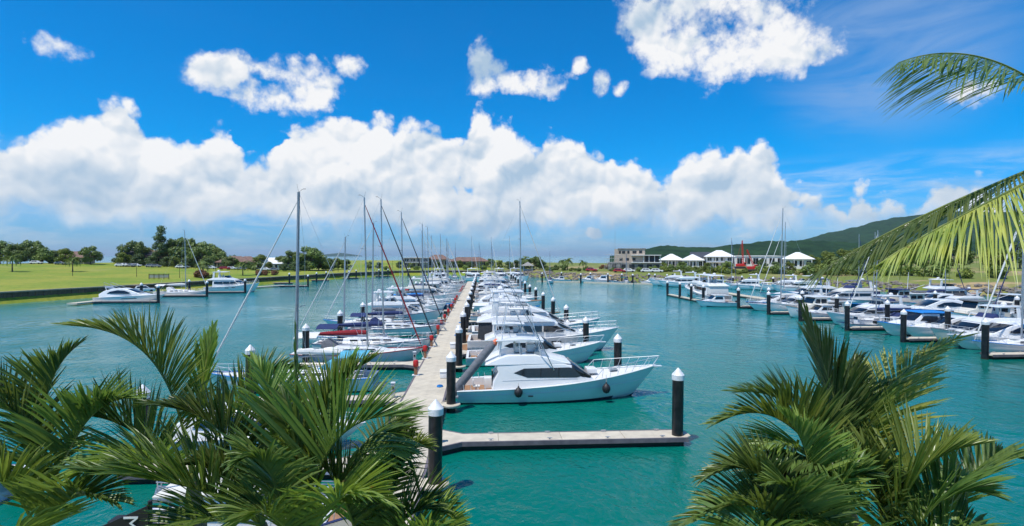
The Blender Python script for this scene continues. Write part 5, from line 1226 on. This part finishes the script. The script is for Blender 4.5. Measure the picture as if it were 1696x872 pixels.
# distant palms on the shores (shared frond mesh)
def small_palm():
    r = thing('palm_tree', (0,0,0), 0, 'x', 'palm'); rr = random.Random(5)
    MB().tube([(0,0,-.3),(.1,0,1.5),(.15,.05,3.4)], [.2,.15,.11], 7).build('trunk', 'bark', r)
    base = None
    for i in range(15):
        if base is None:
            a, b = frond_mesh([(0,0,0),(.9,0,.9),(1.9,0,.8),(2.6,0,-.5)], .8, 22, 10, .6, .07, .12, 3, ns=2); base = a.build('frond', 'leaf', r, ang=60); b.build('leaf_stalk', 'stalk', base); o = base; kid = base.children[0]
        else:
            o = base.copy(); col.objects.link(o); o.parent = r; k = kid.copy(); col.objects.link(k); k.parent = o
        o.location = (.15,.05,3.4); o.rotation_euler = (0, R(rr.uniform(-35,30)), i*2.4)
    return freeze(r)
SPALM = small_palm()
for i, (px, Y, s_) in enumerate([(334,196,1.15),(402,212,1.2),(424,216,1.1),(610,262,1.0),(940,262,1.25),(932,268,1.1),(966,258,1.0),(868,275,1.5),(878,279,1.3),(20,190,1.2),(120,200,1.1),(1380,190,1.3),(1560,175,1.2)]):
    p = on_land(px, Y, 2.8); copy_tree(SPALM, (p.x, p.y, ground(p.x, p.y)), random.uniform(0,6), f'{ORD[i]} small feathery palm on the far shores, going round from the gangway', s_, 'small palms on the far shores')

# ------------------------------------------------------------------ buildings
def house(name, px, Y, w, d, h, rz, label, wallm='render_white', roofm='roof_white', pitch=.32, floors=1, over=1.0, gable=False, nwin=4, z=None):
    p = on_land(px, Y, 3.6); gz = ground(p.x, p.y) if z is None else z
    r = thing(name, (p.x, p.y, gz), rz, label, 'house', 'houses round the marina')
    MB().box((0,0,h/2-.3), (w,d,h+.6)).build('wall', wallm, r, smooth=False)
    a, b = w/2+over, d/2+over; rh = min(w,d)*pitch; rl = max(.3, (w-d)/2)
    tp = [(-rl,0,h+rh),(rl,0,h+rh)] if not gable else [(-a,0,h+rh),(a,0,h+rh)]
    MB().add([(-a,-b,h),(a,-b,h),(a,b,h),(-a,b,h)]+tp+[(-a,-b,h-.2),(a,-b,h-.2),(a,b,h-.2),(-a,b,h-.2)], [(0,1,5,4),(1,2,5),(2,3,4,5),(3,0,4),(6,7,1,0),(7,8,2,1),(8,9,3,2),(9,6,0,3),(6,9,8,7)]).build('roof', roofm, r, smooth=False)
    fh = h/floors
    for fl in range(floors):
        for i in range(nwin):
            x = -w/2+w*(i+.5)/nwin
            wd = w/nwin*.62; o = MB().box((x,-d/2-.03,fl*fh+fh*.52), (wd,.14,fh*.56)).build('window', 'glass', r, smooth=False)
            MB().box((x,-d/2-.06,fl*fh+fh*.52), (.08,.14,fh*.56)).build('mullion', 'render_white', o, smooth=False)
        if fl: MB().box((0,-d/2-.7,fl*fh), (w*.96,1.5,.18)).build('balcony', 'render_white', r, smooth=False)
    for i in range(4): MB().box((-w/2+.3+(w-.6)*i/3,-d/2-over*.8,h/2-.2), (.22,.22,h+.3)).build('veranda_post', wallm, r, smooth=False)
    return r
house('pavilion_house', 1112, 262, 10.5, 9.5, 3.8, R(-18), 'white hip-roofed house nearest the bare concrete building', nwin=4)
house('pavilion_house', 1147, 256, 9.5, 9, 3.7, R(-20), 'white hip-roofed house between its two white-roofed neighbours')
house('solar_house', 1160, 262, 8, 10, 5.0, R(-20), 'white house with a dark roof panel tucked behind the white roofs', roofm='roof_dark', gable=True)
house('pavilion_house', 1191, 250, 12, 9.5, 5.4, R(-22), 'two-storey white hip-roofed house beside the crane', floors=2)
house('pavilion_house', 1321, 232, 11, 9.5, 4.2, R(-28), 'white pavilion house with broad pale roof beyond the crane', wallm='render_white')
house('long_house', 1250, 262, 26, 9, 5.2, R(-22), 'long flat white modern building behind the crane', roofm='render_white', pitch=.02, over=.3, nwin=7)
house('lawn_house', 232, 262, 14, 10, 4.6, R(20), 'blue-grey house with dark roof among the trees beyond the lawn', wallm='render_grey', roofm='roof_dark')
house('lawn_house', 272, 264, 12, 9, 4.2, R(15), 'pale house with brown gabled roof among the lawn trees', wallm='render_sand', roofm='roof_tile', gable=True)
for i, (px, Y, w, c) in enumerate([(390,262,14,'render_sand'),(410,266,12,'render_grey'),(450,262,12,'render_white'),(475,264,10,'render_grey'),(120,256,14,'render_sand')]):
    house('lawn_house', px, Y, w, 9, 2.8, R(12), f'{["tan","grey","white","small grey","broad tan"][i]} low house behind the lawn car park', wallm=c, roofm=['roof_tile','roof_tile','roof_white','roof_dark','roof_tile'][i], nwin=5)
house('terrace_house', 690, 276, 15, 10, 5.6, R(5), 'flat-roofed tan two-storey house standing over the lawn', wallm='render_grey', roofm='bare_concrete', pitch=.03, floors=2, over=.8)
house('terrace_house', 726, 288, 14, 9, 4.6, R(4), 'low tan house beside the flat-roofed lawn house', wallm='render_sand', roofm='roof_tile')
house('long_roof_house', 776, 296, 24, 10, 3.6, R(2), 'long low house with brown roof behind the bushes', wallm='render_sand', roofm='roof_tile', pitch=.25)
# gazebo
p = on_land(874, 258, 2.6); r = thing('gazebo', (p.x,p.y,ground(p.x,p.y)), 0, 'small open gazebo with grey hipped roof by the rock bank', 'gazebo')
for a in (-1,1):
    for b in (-1,1): MB().box((a*2.2,b*2.2,1.1), (.25,.25,2.8)).build('post', 'render_white', r, smooth=False)
MB().add([(-3.2,-3.2,2.4),(3.2,-3.2,2.4),(3.2,3.2,2.4),(-3.2,3.2,2.4),(0,0,4.4)], [(0,1,4),(1,2,4),(2,3,4),(3,0,4),(0,3,2,1)]).build('roof', 'bare_concrete', r, smooth=False)
MB().box((0,0,.3), (4.2,4.2,.9)).build('low_wall', 'render_grey', r, smooth=False)
# bare concrete building with scaffold
p = atd(1050, 424, 248); r = thing('unfinished_building', (p.x,p.y,ground(p.x,p.y)), R(-16), 'unfinished grey concrete apartment building with scaffolding by the shore', 'building')
MB().box((0,0,1.7), (24,12,3.4)).build('ground_floor', 'bare_concrete', r, smooth=False)
MB().box((-2,0,6.6), (14,10,6.4)).build('upper_block', 'render_sand', r, smooth=False)
MB().box((7.5,.6,5.2), (7.5,10,3.4)).build('terrace_block', 'dark_void', r, smooth=False)
for z in (3.5, 6.9): MB().box((5.5,-.4,z), (13.5,12.8,.35)).build('floor_slab', 'render_white', r, smooth=False)
MB().box((-1,0,9.95), (13,10.6,.35)).build('roof_slab', 'bare_concrete', r, smooth=False)
for i in range(4): MB().box((4.3+i*2.5,-5.6,5.2), (.35,.35,3.3)).build('column', 'render_white', r, smooth=False)
for x, z, w_ in ((-6.5,8.3,1.0),(-4.8,8.3,1.4),(-2.6,8.3,1.0),(.2,8.3,1.8),(3.0,8.4,1.4),(-6,5,1.4),(-3,5,1.4),(0,5,1.4)): MB().box((x,-5.02,z), (w_,.12,1.2)).build('window', 'dark_void', r, smooth=False)
for x in (-9,-5,-1,3,7,10): MB().box((x,-6.03,1.5), (2.4,.14,2.2)).build('opening', 'dark_void', r, smooth=False)
m = MB()
for i in range(8):
    for z in (0,): m.bar((-13.5+i*1.1,-6.8,0), (-13.5+i*1.1,-6.8,7.4 if i > 2 else 5.5), .06, 4)
for z in (1.8,3.6,5.4,7.2): m.bar((-13.5,-6.8,z), (-5.8,-6.8,z), .06, 4)
for i in range(3): m.bar((-13.5+i*2.4,-6.8,0), (-11.1+i*2.4,-6.8,5.4), .05, 4)
m.build('scaffold', 'galv', r)
m = MB().bar((-9,3,9.8), (-9,3,19), .05, 4); m.build('flag_mast', 'galv', r)
# cranes
def lattice(a, b, w, n, m):
    a, b = Vector(a), Vector(b); d = (b-a).normalized(); s1 = d.orthogonal().normalized()*w; s2 = d.cross(s1)
    cs = [s1, s2, -s1, -s2]
    for k in range(4): m.bar(a+cs[k], b+cs[k]*.5, .09, 4)
    for i in range(n):
        t, t2 = i/n, (i+1)/n
        for k in range(4): m.bar((a+cs[k]).lerp(b+cs[k]*.5, t), (a+cs[(k+1) % 4]).lerp(b+cs[(k+1) % 4]*.5, t2), .05, 4)
def crane(px, Y, tip, label, h0=1.5):
    p = atd(px, 424, Y); r = thing('crawler_crane', (p.x,p.y,ground(p.x,p.y)), R(-20), label, 'crane')
    for s_ in (-1,1): MB().box((0,s_*1.4,.5), (4.6,.8,1.0)).build('track', 'rubber', r, bevel=.2)
    MB().box((-.3,0,1.7), (3.0,2.4,1.2)).build('engine_house', 'cranered', r, bevel=.1)
    MB().box((1.7,-1.0,2.1), (1.2,1.0,1.8)).build('cab', 'cranered', r, bevel=.08)
    MB().box((1.9,-1.53,2.4), (.7,.05,.8)).build('window', 'glass', r)
    m = MB(); lattice((1.2,0,2.0), tip, .45, 12, m); m.build('boom', 'cranered', r)
    MB().bar((-1.8,0,2.6), tip, .04, 4).build('stay_cable', 'cranered', r)
    return r
crane(1244, 212, (-1.6,0,9.2), 'red crawler crane with a short raised boom on the building-side shore')
crane(1226, 236, (.8,0,13.0), 'red piling crane with a tall lattice mast before the long white building')

# cars, signs, lamp posts on the lawn
def car_t(m):
    r = thing('parked_car', (0,0,0), 0, 'x', 'car')
    MB().prism([(-2.2,.35),(-2.25,.85),(-1.9,.95),(2.0,.9),(2.25,.7),(2.2,.35)], wf(.88,0)).build('body', m, r, bevel=.08)
    MB().prism([(-1.9,.92),(-1.5,1.45),(.4,1.48),(1.2,.92)], wf(.8,.25,0,0,.9)).build('cabin', m, r, bevel=.06)
    panes(r, [[(-1.55,1.0),(-1.3,1.36),(-.45,1.38),(-.45,1.0)],[(-.35,1.0),(-.35,1.38),(.35,1.38),(.85,1.0)]], wf(.8,.25,0,0,.9))
    for x in (-1.35,1.4):
        for s_ in (-1,1): MB().tube([(x,s_*.68,.33),(x,s_*.9,.33)], .33, 12).build('wheel', 'rubber', r)
    return freeze(r)
CARS = [car_t('carwhite'), car_t('carred'), car_t('cargrey')]
for i, (px, Y, c) in enumerate([(60,236,0),(100,238,2),(200,240,0),(207,241,0),(216,241,2),(225,242,0),(250,243,2),(258,243,2),(300,244,0),(306,245,2),(372,245,1),(350,246,0),(384,247,0),(400,248,2),(440,250,0),(455,250,2)]):
    p = atd(px, 424, Y); copy_tree(CARS[c], (p.x,p.y,ground(p.x,p.y)+.05), R(random.uniform(-6,10)), f'{["white","dark red","grey"][c]} car parked along the top of the lawn', group='cars parked beyond the lawn')
for i, (px, Y, c) in enumerate([(980,240,1),(1026,226,1),(1042,226,0),(1072,222,0),(1088,220,0)]):
    p = atd(px, 424, Y); copy_tree(CARS[c], (p.x,p.y,ground(p.x,p.y)+.05), R(-25), f'{["white","dark red","grey"][c]} car parked on the shore by the concrete building', s_ if False else 1.2, group='cars on the building-side shore')
p = atd(238, 424, 150); o = copy_tree(CARS[0], (p.x,p.y,ground(p.x,p.y)+.05), R(35), 'white van-like car parked on the lawn edge by the gangway', (1.15,1.15,1.35), group='cars at the lawn edge')
p = atd(263, 424, 178); r = thing('lawn_notice_board', (p.x,p.y,ground(p.x,p.y)), R(14), 'dark framed row of four pale notice panels standing on the lawn', 'notice board')
for i in range(4): MB().box((-2.1+i*1.4,0,1.0), (1.15,.08,.9)).build('panel', 'render_grey', r, smooth=False)
for i in range(5): MB().box((-2.8+i*1.4,0,.9), (.14,.16,1.9)).build('post', 'signblack', r, smooth=False)
MB().box((0,0,1.6), (5.8,.18,.14)).box((0,0,.4), (5.8,.18,.14)).build('rail', 'signblack', r, smooth=False)
for i, (px, Y) in enumerate([(226,185),(297,186),(357,196),(560,235),(650,262),(120,180)]):
    p = on_land(px, Y, 2.6); r = thing('lamp_post', (p.x,p.y,ground(p.x,p.y)), 0, f'{ORD[i]} dark lamp post on the lawn', 'lamp post', 'lamp posts on the lawn')
    MB().tube([(0,0,-.2),(0,0,4.8)], [.08,.05], 8).build('post', 'signblack', r); MB().box((.25,0,4.8), (.7,.25,.12)).build('lamp_head', 'signblack', r, bevel=.03)

# ------------------------------------------------------------------ planted bank below the balcony and the banner
mb = MB(); vs = []; fs = []
xs = list(range(-30,31,2)); ys = [-2,1,3,4.5,6,7.5,8.6,9.4,10]
for x in xs:
    for y in ys: vs.append((x, y+.4*math.sin(x*.6), {8.6:1.9,9.4:.6,10:-1.0}.get(y, 2.9)+.15*mnoise.noise(Vector((x*.4,y*.4,0)))))
for i in range(len(xs)-1):
    for k in range(len(ys)-1): fs.append((i*9+k,(i+1)*9+k,(i+1)*9+k+1,i*9+k+1))
tag(mb.add(vs, fs).build('planted_bank', 'grass', ang=180), None, None, kind='structure')
A, B_ = atd(245,838,8.0), atd(80,912,8.0); w_ = (B_-A); 
r = thing('banner', (A.x, A.y, 2.8), 0, 'dark banner with white lettering slung beside the palms', 'banner')
h_ = A.z-2.8; dx, dz = w_.x, w_.z
m = MB().add([(dx,0,h_+dz-1.6),(0,0,h_-1.6),(0,0,h_),(dx,0,h_+dz),(dx,.04,h_+dz-1.6),(0,.04,h_-1.6),(0,.04,h_),(dx,.04,h_+dz)], [(0,1,2,3),(4,7,6,5),(0,4,5,1),(1,5,6,2),(2,6,7,3),(3,7,4,0)]); m.build('panel', 'signblack', r, smooth=False)
MB().bar((0,.05,0), (0,.05,h_+.05), .03).build('pole', 'signblack', r); MB().bar((dx,.05,0), (dx,.05,h_+dz+.05), .03).build('pole', 'signblack', r)
tcu = bpy.data.curves.new('lettering', 'FONT'); tcu.body = 'MO'; tcu.size = .30; tcu.extrude = .004
to = bpy.data.objects.new('lettering', tcu); col.objects.link(to)
dg = bpy.context.evaluated_depsgraph_get(); tme = bpy.data.meshes.new_from_object(to.evaluated_get(dg)); bpy.data.objects.remove(to)
tme.materials.append(MATS['letterwhite']); to = bpy.data.objects.new('lettering', tme); col.objects.link(to); to.parent = r
to.location = (-.34, -.012, h_-.13); to.rotation_euler = Matrix(((0,1,0),(0,0,-1),(-1,0,0))).to_euler()

# ------------------------------------------------------------------ sea air
hz = MB().box((0, 15400, 129), (62000, 31600, 260)).build('haze', 'pilecap', None, smooth=False)
hm = bpy.data.materials.new('haze'); hm.use_nodes = True; hm.node_tree.nodes.clear(); N = NT(hm.node_tree)
pv = N.n('ShaderNodeVolumePrincipled'); pv.inputs['Density'].default_value = 4.5e-5; pv.inputs['Color'].default_value = (.72, .86, 1, 1); pv.inputs['Anisotropy'].default_value = .2
ho = N.n('ShaderNodeOutputMaterial'); N.link(pv.outputs[0], ho.inputs['Volume'])
hz.data.materials.clear(); hz.data.materials.append(hm); tag(hz, 'thin pale sea haze filling the air over the marina', 'haze', kind='stuff')
sc.cycles.volume_bounces = 0
# ------------------------------------------------------------------ templates are only sources for copies
for t in list(T.values())+[PILE,PED,HOSE,DBOX,COIL,FIN_R,FIN_L,FIN_M,FIN_S,SPALM]+TR+BU+CARS: remove_tree(t)
